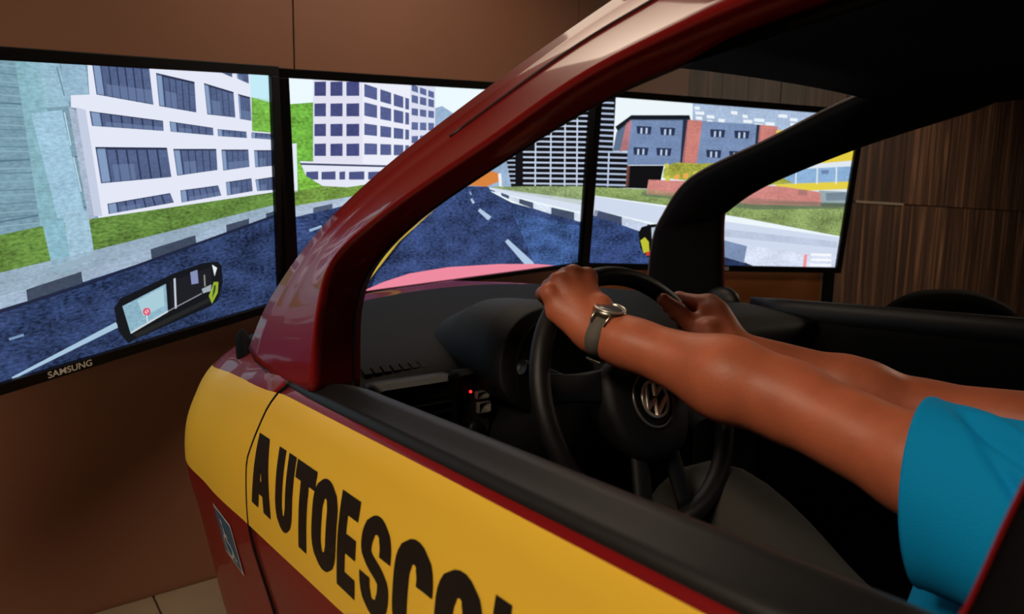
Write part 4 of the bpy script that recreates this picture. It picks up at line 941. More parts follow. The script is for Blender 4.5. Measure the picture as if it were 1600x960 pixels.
# lettering, each letter cut from vinyl; s runs rearward along the door, h upward
GW, GH, SWD = .0635, .1065, .0255
def strip(path, wd=SWD):
    path = np.asarray(path, float); T = np.gradient(path, axis=0); T /= np.linalg.norm(T, axis=1)[:, None]; N = np.stack([-T[:, 1], T[:, 0]], 1)
    wv = np.where(np.abs(T[:, 1]) > np.abs(T[:, 0]), wd, wd*.86) if np.isscalar(wd) else wd
    return np.stack([path+N*(wv/2)[:, None], path-N*(wv/2)[:, None]], 1)
def arc(cx, cy, rx, ry, a0, a1, n=14): return [(cx+rx*cos(radians(a)), cy+ry*sin(radians(a))) for a in np.linspace(a0, a1, n)]
def seg(a, b, n=8): return [(a[0]+(b[0]-a[0])*k/n, a[1]+(b[1]-a[1])*k/n) for k in range(n+1)]
def quad(p, n=8):
    a, b, c, d = [V(*q) for q in p]; return np.array([[a+(d-a)*k/n, b+(c-b)*k/n] for k in range(n+1)])
h2 = SWD/2; xl, xr_ = h2, GW-h2; mx_ = GW/2; rx = mx_-h2; ry = .024; lo, hi = h2*.86+ry, GH-h2*.86-ry
def glyph(ch):
    if ch == 'A': return [quad([(-.004, 0), (.021, 0), (.040, GH), (.014, GH)]), quad([(GW-.021, 0), (GW+.004, 0), (GW-.014, GH), (GW-.040, GH)]), quad([(.016, .022), (GW-.016, .022), (GW-.019, .042), (.019, .042)], 3)]
    if ch == 'U': return [strip(seg((xl, GH), (xl, lo))+arc(mx_, lo, rx, ry, 180, 360)[1:]+seg((xr_, lo), (xr_, GH))[1:])]
    if ch == 'T': return [quad([(mx_-h2, 0), (mx_+h2, 0), (mx_+h2, GH), (mx_-h2, GH)]), quad([(0, GH-.023), (GW, GH-.023), (GW, GH), (0, GH)], 3)]
    if ch == 'O':
        p = strip(seg((xr_, lo), (xr_, hi))+arc(mx_, hi, rx, ry, 0, 180)[1:]+seg((xl, hi), (xl, lo))[1:]+arc(mx_, lo, rx, ry, 180, 360)[1:]); return [np.concatenate([p, p[:1]])]
    if ch == 'E': return [quad([(0, 0), (SWD, 0), (SWD, GH), (0, GH)])]+[quad([(SWD*.8, a), (GW-.006, a), (GW-.006, a+.022), (SWD*.8, a+.022)], 3) for a in (0, .043, GH-.022)]
    if ch == 'L': return [quad([(0, 0), (SWD, 0), (SWD, GH), (0, GH)]), quad([(SWD*.8, 0), (GW-.006, 0), (GW-.006, .022), (SWD*.8, .022)], 3)]
    if ch == 'C': return [strip(seg((xr_, .067), (xr_, hi), 4)+arc(mx_, hi, rx, ry, 0, 180)[1:]+seg((xl, hi), (xl, lo))[1:]+arc(mx_, lo, rx, ry, 180, 360)[1:]+seg((xr_, lo), (xr_, .040), 3)[1:])]
    if ch == 'S':
        bz = [((1-t)**3*xl+3*(1-t)**2*t*xl+3*(1-t)*t*t*xr_+t**3*xr_, (1-t)**3*(hi-.001)+3*(1-t)**2*t*.050+3*(1-t)*t*t*.0565+t**3*(lo+.001)) for t in np.linspace(0, 1, 16)]
        return [strip(seg((xr_, .067), (xr_, hi), 2)+arc(mx_, hi, rx, ry, 0, 180)[1:]+bz[1:-1]+arc(mx_, lo, rx, ry, 0, -180)+seg((xl, lo), (xl, .0395), 2)[1:], .0215)]
LET = [(.318, 1.14), (.222, .95), (.157, .98), (.097, 1.08), (.024, .78), (-.030, 1.06), (-.103, 1.08), (-.177, 1.08), (-.256, .80), (-.312, 1.05)]
for n, ch in enumerate('AUTOESCOLA'):
    Y_, wk = LET[n]
    parts = []
    for S2 in glyph(ch):
        P = []
        for row in S2:
            r = []
            for s_, h_ in row:
                y = Y_-s_*wk; z = .8075+.033*(.3-y)+h_; r.append((side_x(y, z, .0027), y, z))
            P.append(r)
        P = np.array(P); parts.append(grid(P))
    vf = join(*parts)
    # make every face look outward (-x)
    vv = vf[0]; ff = []
    for q in vf[1]:
        nn = np.cross(vv[q[1]]-vv[q[0]], vv[q[2]]-vv[q[0]]); ff.append(q if nn[0] < 0 else q[::-1])
    obj('letter', (vv, ff), M_blackvinyl, door)
# wheelchair sticker on the fender
def decal(pts, out, m, name, par):
    """pts: polygon in (s 0..1 rearward, t 0..1 upward) of the sticker square"""
    v = []
    for s_, t_ in pts:
        z = .619+.094*t_; y = .573-.018*(1-t_)*0-.108*s_+.004*t_; v.append((side_x(y, z, out), y, z))
    v = np.array(v); q = list(range(len(v))); nn = sum(np.cross(v[i]-v[0], v[(i+1) % len(v)]-v[0]) for i in range(1, len(v)-1))
    return obj(name, (v, [q if nn[0] < 0 else q[::-1]]), m, par, smooth=False)
M_blue = mat('sticker_blue', (44, 96, 134), .4); M_stw = mat('sticker_white', (208, 206, 200), .4)
stk = decal([(0, 0), (1, 0), (1, 1), (0, 1)], .0015, M_stw, 'sticker', fender_l); stk['label'] = 'blue wheelchair access sticker with white border'
decal([(.06, .05), (.94, .05), (.94, .95), (.06, .95)], .0022, M_blue, 'sticker_field', fender_l)
def dstrip(path, wd, name='wheelchair_symbol'):
    S2 = strip(path, np.full(len(path), wd)); vs = []
    for row in S2:
        r = []
        for s_, t_ in row:
            z = .619+.094*t_; y = .573-.108*s_+.004*t_; r.append((side_x(y, z, .0028), y, z))
        vs.append(r)
    return grid(vs)
sy = [dstrip(arc(.46, .33, .2, .2, 100, 350, 20), .055), dstrip(seg((.42, .70), (.45, .42), 4), .075), dstrip(seg((.44, .44), (.66, .42), 4), .06), dstrip(seg((.64, .43), (.74, .18), 4), .06), dstrip(seg((.74, .19), (.84, .22), 3), .05), dstrip(seg((.44, .58), (.62, .57), 3), .045), dstrip(arc(.42, .80, .03, .03, 0, 350, 12), .06)]
vv, ff0 = join(*sy); ff = []
for q in ff0:
    nn = np.cross(vv[q[1]]-vv[q[0]], vv[q[2]]-vv[q[0]]); ff.append(q if nn[0] < 0 else q[::-1])
obj('wheelchair_symbol', (vv, ff), M_stw, fender_l, smooth=False)

# left windscreen pillar running into the roof rail: windscreen edge, ridge, door edge
PL = V([-0.790, 0.456, 1.006], [-0.782, 0.375, 1.091], [-0.750, 0.276, 1.190], [-0.680, 0.200, 1.285], [-0.605, 0.069, 1.381], [-0.560, -0.049, 1.444], [-0.535, -0.126, 1.479], [-0.520, -0.224, 1.508], [-.52, -.42, 1.525], [-.52, -1.1, 1.53])
PRg = V([-.80, .167, 1.000], [-.795, .155, 1.10], [-.776, .150, 1.168], [-.738, .075, 1.231], [-.695, -.052, 1.299], [-.665, -.159, 1.354], [-.645, -.255, 1.384], [-.635, -.337, 1.4], [-.635, -.50, 1.41], [-.635, -1.1, 1.41])
PI = V([-.74, .185, .985], [-.73, .195, 1.092], [-.71, .180, 1.155], [-.685, .09, 1.222], [-.645, -.056, 1.297], [-.615, -.145, 1.340], [-.6, -.216, 1.361], [-.59, -.339, 1.384], [-.59, -.50, 1.39], [-.59, -1.1, 1.39])
NP = 64
cl, cg, ci = catmull(PL, NP), catmull(PRg, NP), catmull(PI, NP)
S, SI = [], []
for a, r_, i_ in zip(cl, cg, ci):
    d = r_-a; nL = np.linalg.norm(d); out_ = nrm(np.cross(np.cross(d, V(0, -.6, .4)), d)); out_ = out_ if out_[0] < 0 else -out_
    bul = .018 if nL < .3 else .018+.02*min(1, (nL-.3)/.3)
    mid = lambda k, h: a+d*k+out_*h
    b_in = a+V(.022, -.012, -.010)
    S.append([a, mid(.12, bul*.75), mid(.3, bul), mid(.36, bul*.8), mid(.41, bul), mid(.62, bul*1.05), mid(.84, bul*.7), mid(.95, bul*.28), r_, r_+(i_-r_)*.3+V(-.004, 0, -.003), i_, i_+V(.02, .012, .004), b_in+V(.006, 0, 0), b_in])
    SI.append([i_+V(.002, .006, .004), i_+V(.010, .014, .006), i_+(b_in-i_)*.5+V(.014, .004, .004), b_in+V(.014, -.006, -.002), b_in+V(.006, .0, 0), i_+(b_in-i_)*.5+V(.0, 0, 0)])
apl = obj('windscreen_pillar', loft(S), M_red, car)
obj('pillar_trim', loft(SI), M_dark, apl)
obj('roof_moulding', tube([q[3] for q in S[26:]], .0024, 8), mat('moulding_dark', (40, 10, 11), .5), apl)
obj('door_seal', tube(ci+V(.003, .005, .001), .004, 8), M_rubber, apl)
# black end cap of the scuttle at the foot of the pillar
obj('scuttle_cap', ell((-.737, .655, .955), (.014, .030, .052), R=Matrix.Rotation(radians(-25), 3, 'X')), M_dark, car)
obj('scuttle', tube(catmull([(-.68, .70, .955), (-.45, .86, .986), (0, .95, 1.016), (.45, .86, .986), (.68, .70, .955)], 30), .014, 8), M_rubber, car)
# right pillar, seen from inside
PU = V([.66, .885, 1.0], [.65, .861, 1.147], [.64, .817, 1.231], [.62, .695, 1.349], [.56, .404, 1.437], [.48, .121, 1.511], [.47, -.10, 1.54], [.47, -.4, 1.55], [.47, -1.1, 1.55])
PD = V([.74, .640, .96], [.73, .652, 1.214], [.722, .621, 1.256], [.69, .476, 1.327], [.63, .198, 1.407], [.58, -.06, 1.462], [.56, -.161, 1.484], [.56, -.45, 1.51], [.56, -1.1, 1.51])
cuu, cdd = catmull(PU, 60), catmull(PD, 60)
S, SO = [], []
for a, b in zip(cuu, cdd):
    d = b-a
    S.append([a, a+d*.1+V(-.016, -.008, -.01), a+d*.5+V(-.022, -.012, -.014), a+d*.9+V(-.014, -.008, -.01), b, b+V(.008, .004, .004), a+d*.5+V(.006, .004, .006), a+V(.006, .006, .004)])
    SO.append([a+V(.005, .006, .006), a+d*.5+V(.004, .004, .006), b+V(.006, .004, .004), b+V(.022, .006, .008), a+d*.5+V(.025, .010, .02), a+V(.006, .007, .007)])
apr = obj('windscreen_pillar', loft(SO, flip=True), M_red, car); obj('pillar_trim', loft(S, flip=True), M_dark, apr)
obj('windscreen_seal', tube(cuu+V(.002, .002, .003), .0045, 8), mat('grey_seal', (92, 84, 78), .4), apr)
obj('mirror_plinth', ell((.71, .62, .975), (.03, .06, .045)), M_rubber, apr)
# roof skin and headliner
HL = []; RF = []
head = catmull([(-.60, -.16, 1.365), (-.50, -.10, 1.40), (-.35, -.03, 1.436), (0, .04, 1.475), (.3, .09, 1.50), (.50, .11, 1.507), (.565, .08, 1.480)], 25)
top0 = catmull([(-.55, -.04, 1.448), (-.35, .03, 1.49), (0, .09, 1.515), (.3, .12, 1.53), (.49, .13, 1.53)], 25)
for u in np.linspace(0, 1, 12):
    rear = np.array([(x, -1.15, 1.40+.10*(1-(x/.6)**2)+.03*(x+.6)) for x in np.linspace(-.60, .565, 25)])
    p = head*(1-u)+rear*u; HL.append(p+np.array([0, 0, .02])*sin(pi*u))
    rear2 = np.array([(x, -1.15, 1.535+.03*(1-(x/.55)**2)) for x in np.linspace(-.54, .50, 25)]); RF.append(top0*(1-u)+rear2*u+np.array([0, 0, .05])*sin(pi*min(1, u*1.5)/1.5)*.6)
solid(obj('headliner', grid(HL), M_liner, car), .01, 1)
rf = solid(obj('roof', grid(RF, flip=True), M_red, car), .004)
obj('header', loft([[a, a+V(0, .01, .004), b+V(0, 0, -.002), b+V(0, -.05, -.004)] for a, b in zip(head, top0)]), M_dark, rf)
# rear pillar beside the driver (near the camera)
BP = [(-.80, -.515, .90), (-.795, -.535, 1.0), (-.785, -.552, 1.05), (-.780, -.570, 1.123), (-.75, -.60, 1.22), (-.70, -.63, 1.33), (-.64, -.65, 1.41)]
bp = catmull(BP, 24); S = []
for p in bp: S.append([p, p+V(-.014, -.02, 0), p+V(-.016, -.10, 0), p+V(-.01, -.24, 0), p+V(.04, -.24, 0), p+V(.06, -.14, 0), p+V(.045, -.09, 0), p+V(.015, -.03, 0)])
bpl = obj('door_pillar', loft(S), M_dark, car); obj('pillar_flange', tube(bp[7:]+V(-.0005, .0005, 0), .0012, 8), M_red, bpl)
obj('support_base', box((0, -.1, .109), (1.2, 1.9, .21)), M_dark, car, smooth=False)
# sills, floor pan, rear bulkhead
obj('floor_pan', box((0, -.1, .23), (1.38, 2.0, .03)), M_dark, car, smooth=False)
for s_ in (-1, 1): obj('sill', box((s_*.70, -.10, .23), (.10, 1.1, .12)), M_dark, car, smooth=False, bevel=.015)
obj('quarter_panel', grid([[(-section(-.5)[k][0], y, section(-.5)[k][1]) for k in range(0, 57, 4)] for y in (-.545, -.8, -1.15)], flip=True), M_red, car)
obj('quarter_panel', grid([[(section(-.5)[k][0], y, section(-.5)[k][1]) for k in range(0, 57, 4)] for y in (-.545, -.8, -1.15)]), M_red, car)
obj('rear_bulkhead', box((0, -1.15, .8), (1.5, .03, 1.3)), M_dark, car, smooth=False)
# ------------------------------------------------------------------ dashboard
DP = []
for x in np.linspace(-.72, .72, 41):
    e = (abs(x)/.72)**2
    DP.append([(x, y, z) for y, z in catmull([(.945-.17*e, 1.021-.066*e), (.78-.08*e, 1.022-.055*e), (.56, 1.008-.04*e), (.40, .990-.035*e), (.335, .965-.02*e), (.315, .93), (.325, .87), (.36, .80), (.43, .66), (.50, .50), (.55, .30)], 40)])
dash = solid(obj('dashboard', grid(DP, flip=True), M_dash, car), .008)
# instrument hood behind the wheel
S = []
for y, k, dz in ((.20, .97, 0), (.205, 1.0, 0), (.26, 1.0, .004), (.36, .95, .004), (.46, .82, -.02), (.56, .6, -.07)):
    S.append([(-.340+.135*k*np.sign(cos(a))*abs(cos(a))**.8, y+.03*sin(a), .955+dz+(.115*k*sin(a) if sin(a) > 0 else .06*sin(a))) for a in np.linspace(0, 2*pi, 40, endpoint=False)])
ih = obj('instrument_hood', loft(S), mat('hood_plastic', (9, 9, 10), .55, spec=.25, bump=.2, bscale=700), dash)
obj('instrument_face', lathe((-.365, .196, .97), (0, -1, .1), [(.0, 0), (.085, 0), (.09, .003), (.085, .006), (.07, .004), (0, .004)], 40), M_dark, dash)
# air vent at the left end
vt = obj('air_vent', rbox((-.575, .318, .905), (.165, .05, .105), .018), M_plastic, dash)
obj('vent_opening', rbox((-.575, .296, .893), (.142, .010, .066), .012), mat('vent_dark', (6, 6, 6), .8), dash)
for k in range(4): obj('vent_slat', box((-.575, .288, .868+k*.0165), (.138, .014, .004), Matrix.Rotation(radians(20), 3, 'X')), M_plastic, dash, smooth=False, bevel=.001)
obj('vent_knob', rbox((-.575, .284, .893), (.010, .012, .026), .004), M_plastic, dash)
for k in range(7): obj('demister_slot', box((-.635+k*.0175, .352, .9672), (.0145, .020, .006), Matrix.Rotation(radians(22), 3, 'X')), mat('vent_dark', (6, 6, 6), .8), dash, smooth=False, bevel=.001)
# light switch panel beside the wheel
obj('switch_panel', rbox((-.475, .290, .905), (.075, .03, .12), .012), M_dark, dash)
obj('switch_button', rbox((-.462, .272, .922), (.026, .012, .014), .003), mat('switch_grey', (110, 104, 96), .5), dash)
obj('switch_button', rbox((-.458, .272, .900), (.026, .012, .020), .003), mat('switch_grey', (110, 104, 96), .5), dash)
obj('switch_knob', lathe((-.472, .285, .862), (0, -1, .1), [(0, 0), (.015, 0), (.015, .012), (.012, .016), (0, .017)], 24), M_plastic, dash)
obj('warning_light', ell((-.486, .270, .931), (.0028, .0028, .0028), 10, 6), mat('red_led', (255, 30, 30), .4, emit=(255, 40, 40), estr=2.0), dash)
obj('centre_console', rbox((0, .25, .62), (.24, .30, .50), .03), M_dark, dash)

# ------------------------------------------------------------------ steering wheel
WC = V(-.371, 0, .968); TA = radians(24); WR = .184; RT = .0145
E1 = V(1, 0, 0); E2 = V(0, sin(TA), cos(TA)); EN = V(0, -cos(TA), sin(TA))   # EN points at the driver
def wp(a, b, h=0): return WC+a*E1+b*E2+h*EN
sw = obj('steering_wheel', ringtube(WC, E1, E2, WR, RT, 96, 16), mat('wheel_leather', (20, 20, 21), .45, spec=.35, bump=.15, bscale=600), car)
# pad, spokes and column
pad = []
for h, k in ((-.045, .78), (-.01, .95), (.004, 1.0), (.014, .96), (.020, .86), (.023, .6), (.024, .2)):
    ring = []
    for a in np.linspace(0, 2*pi, 44, endpoint=False):
        x_, y_ = cos(a), sin(a); rr = 1/(abs(x_)**3.2+abs(y_)**3.2)**(1/3.2)
        wdt = .082*(1-.22*max(0, -y_*rr)); ring.append(wp(x_*rr*wdt*k, (y_*rr*.078-.018)*k, h))
    pad.append(ring)
obj('horn_pad', loft(pad), mat('pad_plastic', (18, 18, 19), .55, spec=.3, bump=.15, bscale=700), sw)
for sg, (a0, b0), (a1, b1) in ((1, (-.065, .02), (-.172, .035)), (1, (.065, .02), (.172, .035)), (1, (-.03, -.07), (-.045, -.172)), (1, (.03, -.07), (.045, -.172))):
    S = []
    for t_ in np.linspace(0, 1, 8):
        c_ = wp(a0+(a1-a0)*t_, b0+(b1-b0)*t_, -.014+.012*(1-t_)); d_ = nrm(wp(a1, b1)-wp(a0, b0)); s_ = np.cross(d_, EN); wd = .026-.006*sin(pi*t_) if abs(a1) > .1 else .016
        S.append([c_+s_*wd*cos(q)+EN*.010*sin(q) for q in np.linspace(0, 2*pi, 16, endpoint=False)])
    obj('spoke', loft(S), M_plastic, sw)
obj('steering_column', tube([wp(0, 0, -.03), wp(0, 0, -.14), wp(0, -.01, -.34)], [.05, .062, .07], 20), M_dark, sw)
EC = wp(-.003, -.012, .0245)
def eb(a, b, h=0, rot=radians(-32)): return EC+(a*cos(rot)-b*sin(rot))*E1+(a*sin(rot)+b*cos(rot))*E2+h*EN
obj('emblem_surround', ringtube(EC, E1, E2, .0395, .0022, 64, 8), mat('surround_gloss', (120, 120, 120), .25, metal=.6), sw)
obj('emblem_disc', lathe(EC-EN*.002, EN, [(0, 0), (.038, 0), (.037, .003), (.03, .001), (0, .0015)], 48), mat('emblem_black', (10, 10, 11), .25), sw)
obj('emblem_ring', ringtube(EC+EN*.003, E1, E2, .0255, .0024, 64, 8), M_chrome, sw)
def ebar(p, q, wd=.0074, th=.0035):
    p, q = V(*p), V(*q); d_ = nrm(q-p); n_ = V(-d_[1], d_[0])*wd/2
    lo_ = [eb(*(p+n_), .001), eb(*(q+n_), .001), eb(*(q-n_), .001), eb(*(p-n_), .001)]; n2 = n_*.55
    hi_ = [eb(*(p+n2), .001+th), eb(*(q+n2), .001+th), eb(*(q-n2), .001+th), eb(*(p-n2), .001+th)]
    return loft([lo_, hi_])
k_ = .0245/30
bars = [((-9, 28), (0, 6)), ((9, 28), (0, 6)), ((-25, 15), (-12, -25)), ((-12, -25), (0, 1)), ((0, 1), (12, -25)), ((12, -25), (25, 15))]
obj('emblem_letters', join(*[ebar(V(*a)*k_, V(*b)*k_) for a, b in bars]), M_chrome, sw, smooth=False)
# column stalks
for sg in (-1, 1):
    st = obj('column_stalk', tube(catmull([wp(sg*.04, .03, -.07), wp(sg*.11, .06, -.065), wp(sg*.155, .075, -.06)], 12), np.linspace(.008, .011, 12), 12), M_plastic, car)
    if sg > 0: obj('stalk_mark', box(wp(.118, .062, -.052), (.004, .003, .016)), mat('mark_white', (170, 170, 168), .5), st, smooth=False)

# ------------------------------------------------------------------ seats
def seat(name, cx):
    s_ = obj(name, rbox((cx, -.52, .44), (.50, .52, .16), .06), M_seat, car)
    Rb = Matrix.Rotation(radians(14), 3, 'X')
    obj('backrest', rbox((cx, -.80, .82), (.48, .13, .66), .08, Rb), M_seat, s_)
    obj('headrest', rbox((cx, -.905, 1.24), (.26, .09, .17), .05, Rb), M_seat, s_)
    obj('seat_base', box((cx, -.5, .30), (.42, .46, .13)), M_dark, s_, smooth=False)
seat('driver_seat', -.24); seat('passenger_seat', .36)
# ------------------------------------------------------------------ driver
class Field:
    def __init__(s, lo, hi, h):
        s.lo = np.array(lo, float); s.h = h; s.n = np.ceil((np.array(hi)-s.lo)/h).astype(int)+1; s.F = np.full(s.n, .06, np.float32)
    def region(s, lo, hi):
        a = np.clip(np.floor((lo-s.lo)/s.h).astype(int), 0, s.n-1); b = np.clip(np.ceil((hi-s.lo)/s.h).astype(int)+1, 1, s.n)
        sl = tuple(slice(i, j) for i, j in zip(a, b)); ax = [(s.lo[k]+s.h*np.arange(a[k], b[k])).astype(np.float32) for k in range(3)]
        return sl, np.meshgrid(*ax, indexing='ij', sparse=True)
    def blend(s, sl, d, k):
        f = s.F[sl]; h = np.clip(.5+.5*(f-d)/k, 0, 1); s.F[sl] = f+(d-f)*h-k*h*(1-h)
    def cone(s, p, q, r1, r2, k=.012, flat=None):
        p, q = np.asarray(p, float), np.asarray(q, float); m = max(r1, r2)+k+.012
        sl, (X, Y, Z) = s.region(np.minimum(p, q)-m, np.maximum(p, q)+m)
        d = q-p; L2 = max(d@d, 1e-9)
        t = np.clip(((X-p[0])*d[0]+(Y-p[1])*d[1]+(Z-p[2])*d[2])/L2, 0, 1)
        vx, vy, vz = X-p[0]-t*d[0], Y-p[1]-t*d[1], Z-p[2]-t*d[2]
        if flat is not None:   # squash along a direction: flat = (unit vector, factor>1 makes it thinner)
            u, fa = flat; c = vx*u[0]+vy*u[1]+vz*u[2]; dist = np.sqrt(vx*vx+vy*vy+vz*vz+(fa*fa-1)*c*c)
        else: dist = np.sqrt(vx*vx+vy*vy+vz*vz)
        s.blend(sl, (dist-(r1+(r2-r1)*t)).astype(np.float32), k)
    def chain(s, pts, rs, k=.010):
        for i in range(len(pts)-1): s.cone(pts[i], pts[i+1], rs[i], rs[i+1], k)
    def mesh(s):
        F = s.F; ins = F < 0; n = s.n
        c = np.zeros(n-1, np.int8)
        for dx in (0, 1):
            for dy in (0, 1):
                for dz in (0, 1): c += ins[dx:n[0]-1+dx, dy:n[1]-1+dy, dz:n[2]-1+dz]
        act = (c > 0) & (c < 8); idx = np.argwhere(act); vid = np.full(act.shape, -1, np.int64); vid[act] = np.arange(len(idx))
        acc = np.zeros((len(idx), 3)); cnt = np.zeros(len(idx)); I, J, K = idx.T
        cs = [(a, b, e) for a in (0, 1) for b in (0, 1) for e in (0, 1)]
        for a in cs:
            for ax in range(3):
                if a[ax]: continue
                b = list(a); b[ax] = 1
                f0 = F[I+a[0], J+a[1], K+a[2]]; f1 = F[I+b[0], J+b[1], K+b[2]]; m = (f0 < 0) != (f1 < 0)
                t = np.where(m, f0/np.where(m, f0-f1, 1), 0)
                pt = np.tile(np.array(a, float), (len(idx), 1)); pt[:, ax] = t; acc += pt*m[:, None]; cnt += m
        v = s.lo+s.h*(idx+acc/cnt[:, None]); faces = []
        for ax in range(3):
            o1, o2 = [(1, 2), (2, 0), (0, 1)][ax]
            sl0 = [slice(1, n[k]-1) for k in range(3)]; sl0[ax] = slice(0, n[ax]-1); sl1 = list(sl0); sl1[ax] = slice(1, n[ax])
            a, b = ins[tuple(sl0)], ins[tuple(sl1)]
            for cond, rev in ((a & ~b, False), (b & ~a, True)):
                g = np.argwhere(cond)
                for k in range(3):
                    if k != ax: g[:, k] += 1
                if not len(g): continue
                def at(d1, d2):
                    h_ = g.copy(); h_[:, o1] += d1; h_[:, o2] += d2; return vid[h_[:, 0], h_[:, 1], h_[:, 2]]
                q = np.stack([at(-1, -1), at(0, -1), at(0, 0), at(-1, 0)], 1); faces.append(q[:, ::-1] if rev else q)
        return v, np.vstack(faces)
def smooth_mesh(v, f, it=2, lam=.5):
    e = np.vstack([f[:, [0, 1]], f[:, [1, 2]], f[:, [2, 3]], f[:, [3, 0]]])
    for _ in range(it):
        s_ = np.zeros_like(v); c = np.zeros(len(v)); np.add.at(s_, e[:, 0], v[e[:, 1]]); np.add.at(c, e[:, 0], 1); v = v+(s_/np.maximum(c, 1)[:, None]-v)*lam
    return v
def px(x, y, d):   # a measured direction from the camera station, at depth d
    return CAM+d*(fw+(x-800)/FPX*cr+(480-y)/FPX*cu)
WL, EL, SL = V(-.479, -.012, 1.073), V(-.408, -.249, 1.020), V(-.395, -.53, .946)
WRt, ER, SR = V(-.218, -.046, 1.026), V(-.070, -.27, .955), V(-.015, -.56, .965)
B = Field((-.60, -.76, .72), (.10, .15, 1.40), .0026)
# left arm
ax_ = nrm(EL-WL)
B.cone(WL, WL+ax_*.05, .0285, .030, .01, flat=(V(0, .2, 1)/1.02, 1.18)); B.cone(WL+ax_*.04, WL+(EL-WL)*.72, .030, .0445, .03); B.cone(WL+(EL-WL)*.72, EL, .0445, .044, .035)
B.cone(EL, EL+(SL-EL)*.5, .044, .047, .02); B.cone(EL+(SL-EL)*.5, SL, .047, .055, .02)
# right arm
B.cone(WRt, WRt+(ER-WRt)*.68, .029, .044, .02); B.cone(WRt+(ER-WRt)*.6, ER, .044, .043, .02); B.cone(ER, SR, .044, .054, .02)
# torso under the shirt, neck and head
B.cone((-.20, -.56, .74), (-.20, -.56, .98), .09, .10, .03); B.cone(SL, SR, .05, .05, .03); B.cone((-.20, -.57, .99), (-.20, -.63, 1.14), .062, .055, .03)
hd = V(-.20, -.62, 1.235)
B.cone(hd+V(0, -.03, .035), hd+V(0, -.005, .03), .078, .075, .02); B.cone(hd+V(0, .01, .0), hd+V(0, .03, -.075), .062, .040, .03)
B.cone(hd+V(0, .075, .02), hd+V(0, .098, -.018), .008, .013, .012); B.cone(hd+V(0, .06, .035), hd+V(0, .072, .03), .03, .02, .02)
for s_ in (-1, 1): B.cone(hd+V(s_*.078, -.01, .02), hd+V(s_*.082, -.015, -.02), .010, .008, .006, flat=(V(1, 0, 0), 1.5)); B.cone(hd+V(s_*.02, .082, -.052), hd+V(0, .088, -.05), .006, .008, .008)
# left hand closed over the rim
mcp = [px(917, 433, .940), px(895, 429, .936), px(875, 439, .930), px(858, 456, .924)]
rad = [.0118, .0120, .0114, .0104]
def rim(th, off, r_, f_):
    t_ = radians(th); rho = E1*cos(t_)+E2*sin(t_); return WC+WR*rho+off*(r_*rho-f_*EN)
for m_, th, r_ in zip(mcp, (110, 115.5, 121, 126), rad):
    pip = rim(th-1, .030, .72, .66); dip = rim(th-2, .027, -.1, .97); tip = rim(th, .026, -.98, .05)
    B.chain([m_, pip, dip, tip], [r_*1.2, r_, r_*.92, r_*.84], .004)
    B.cone(WL+nrm(m_-WL)*.012, m_-V(0, .002, .004), .0165, r_*.98, .010)
B.cone(WL, (mcp[0]+mcp[3])/2-V(0, .002, .012), .026, .016, .014)
B.cone(WL+V(-.012, 0, -.006), mcp[3]*.75+WL*.25+V(-.004, .004, -.014), .017, .015, .014)   # outer edge of the palm
tb = [WL+V(.012, .012, -.004), px(938, 480, .915), px(931, 462, .937)+V(0, .004, -.006), px(908, 463, .945)+V(.0, .0, -.018)]
B.chain(tb, [.019, .0155, .0125, .0105], .010)
# right hand, thumb along the rim, fingers behind it
mr = [px(1108, 475, 1.095), px(1119, 485, 1.085), px(1127, 499, 1.075), px(1132, 514, 1.065)]
for m_, th, r_ in zip(mr, (40, 34.5, 29, 23.5), rad):
    pip = rim(th+1, .033, .95, .31); dip = rim(th+2, .030, .68, .73); tip = rim(th+2, .029, .45, .89)
    B.chain([m_, pip, dip, tip], [r_*1.06, r_*.98, r_*.9, r_*.82], .005); B.cone(WRt, m_, .0175, r_*1.12, .016)
B.cone(WRt, (mr[0]+mr[3])/2, .026, .018, .016)
B.chain([WRt+V(-.005, .01, .0), px(1108, 519, 1.055), rim(32, .030, -.72, -.69), rim(45, .027, -.78, -.62), rim(56, .025, -.8, -.6)], [.021, .019, .0145, .0125, .0105], .008)
B.cone(rim(32, .030, -.5, -.86), px(1106, 488, 1.085), .013, .012, .012)
bv, bf = B.mesh(); bv = smooth_mesh(bv, bf, 2, .5)
person = thing('person', 'driver in a blue T-shirt and grey trousers with both hands on the wheel', 'person', (-.2, -.52, .24))
body = obj('body', (bv, bf), M_skin, person)
# hair and eyes
hv, hf = ell(hd+V(0, -.028, .045), (.086, .098, .078), 28, 16)
obj('hair', (hv, hf), M_hair, person)
for s_ in (-1, 1): obj('eye', ell(hd+V(s_*.031, .066, .018), (.011, .009, .009), 12, 8), mat('eye_white', (210, 205, 198), .3), person)
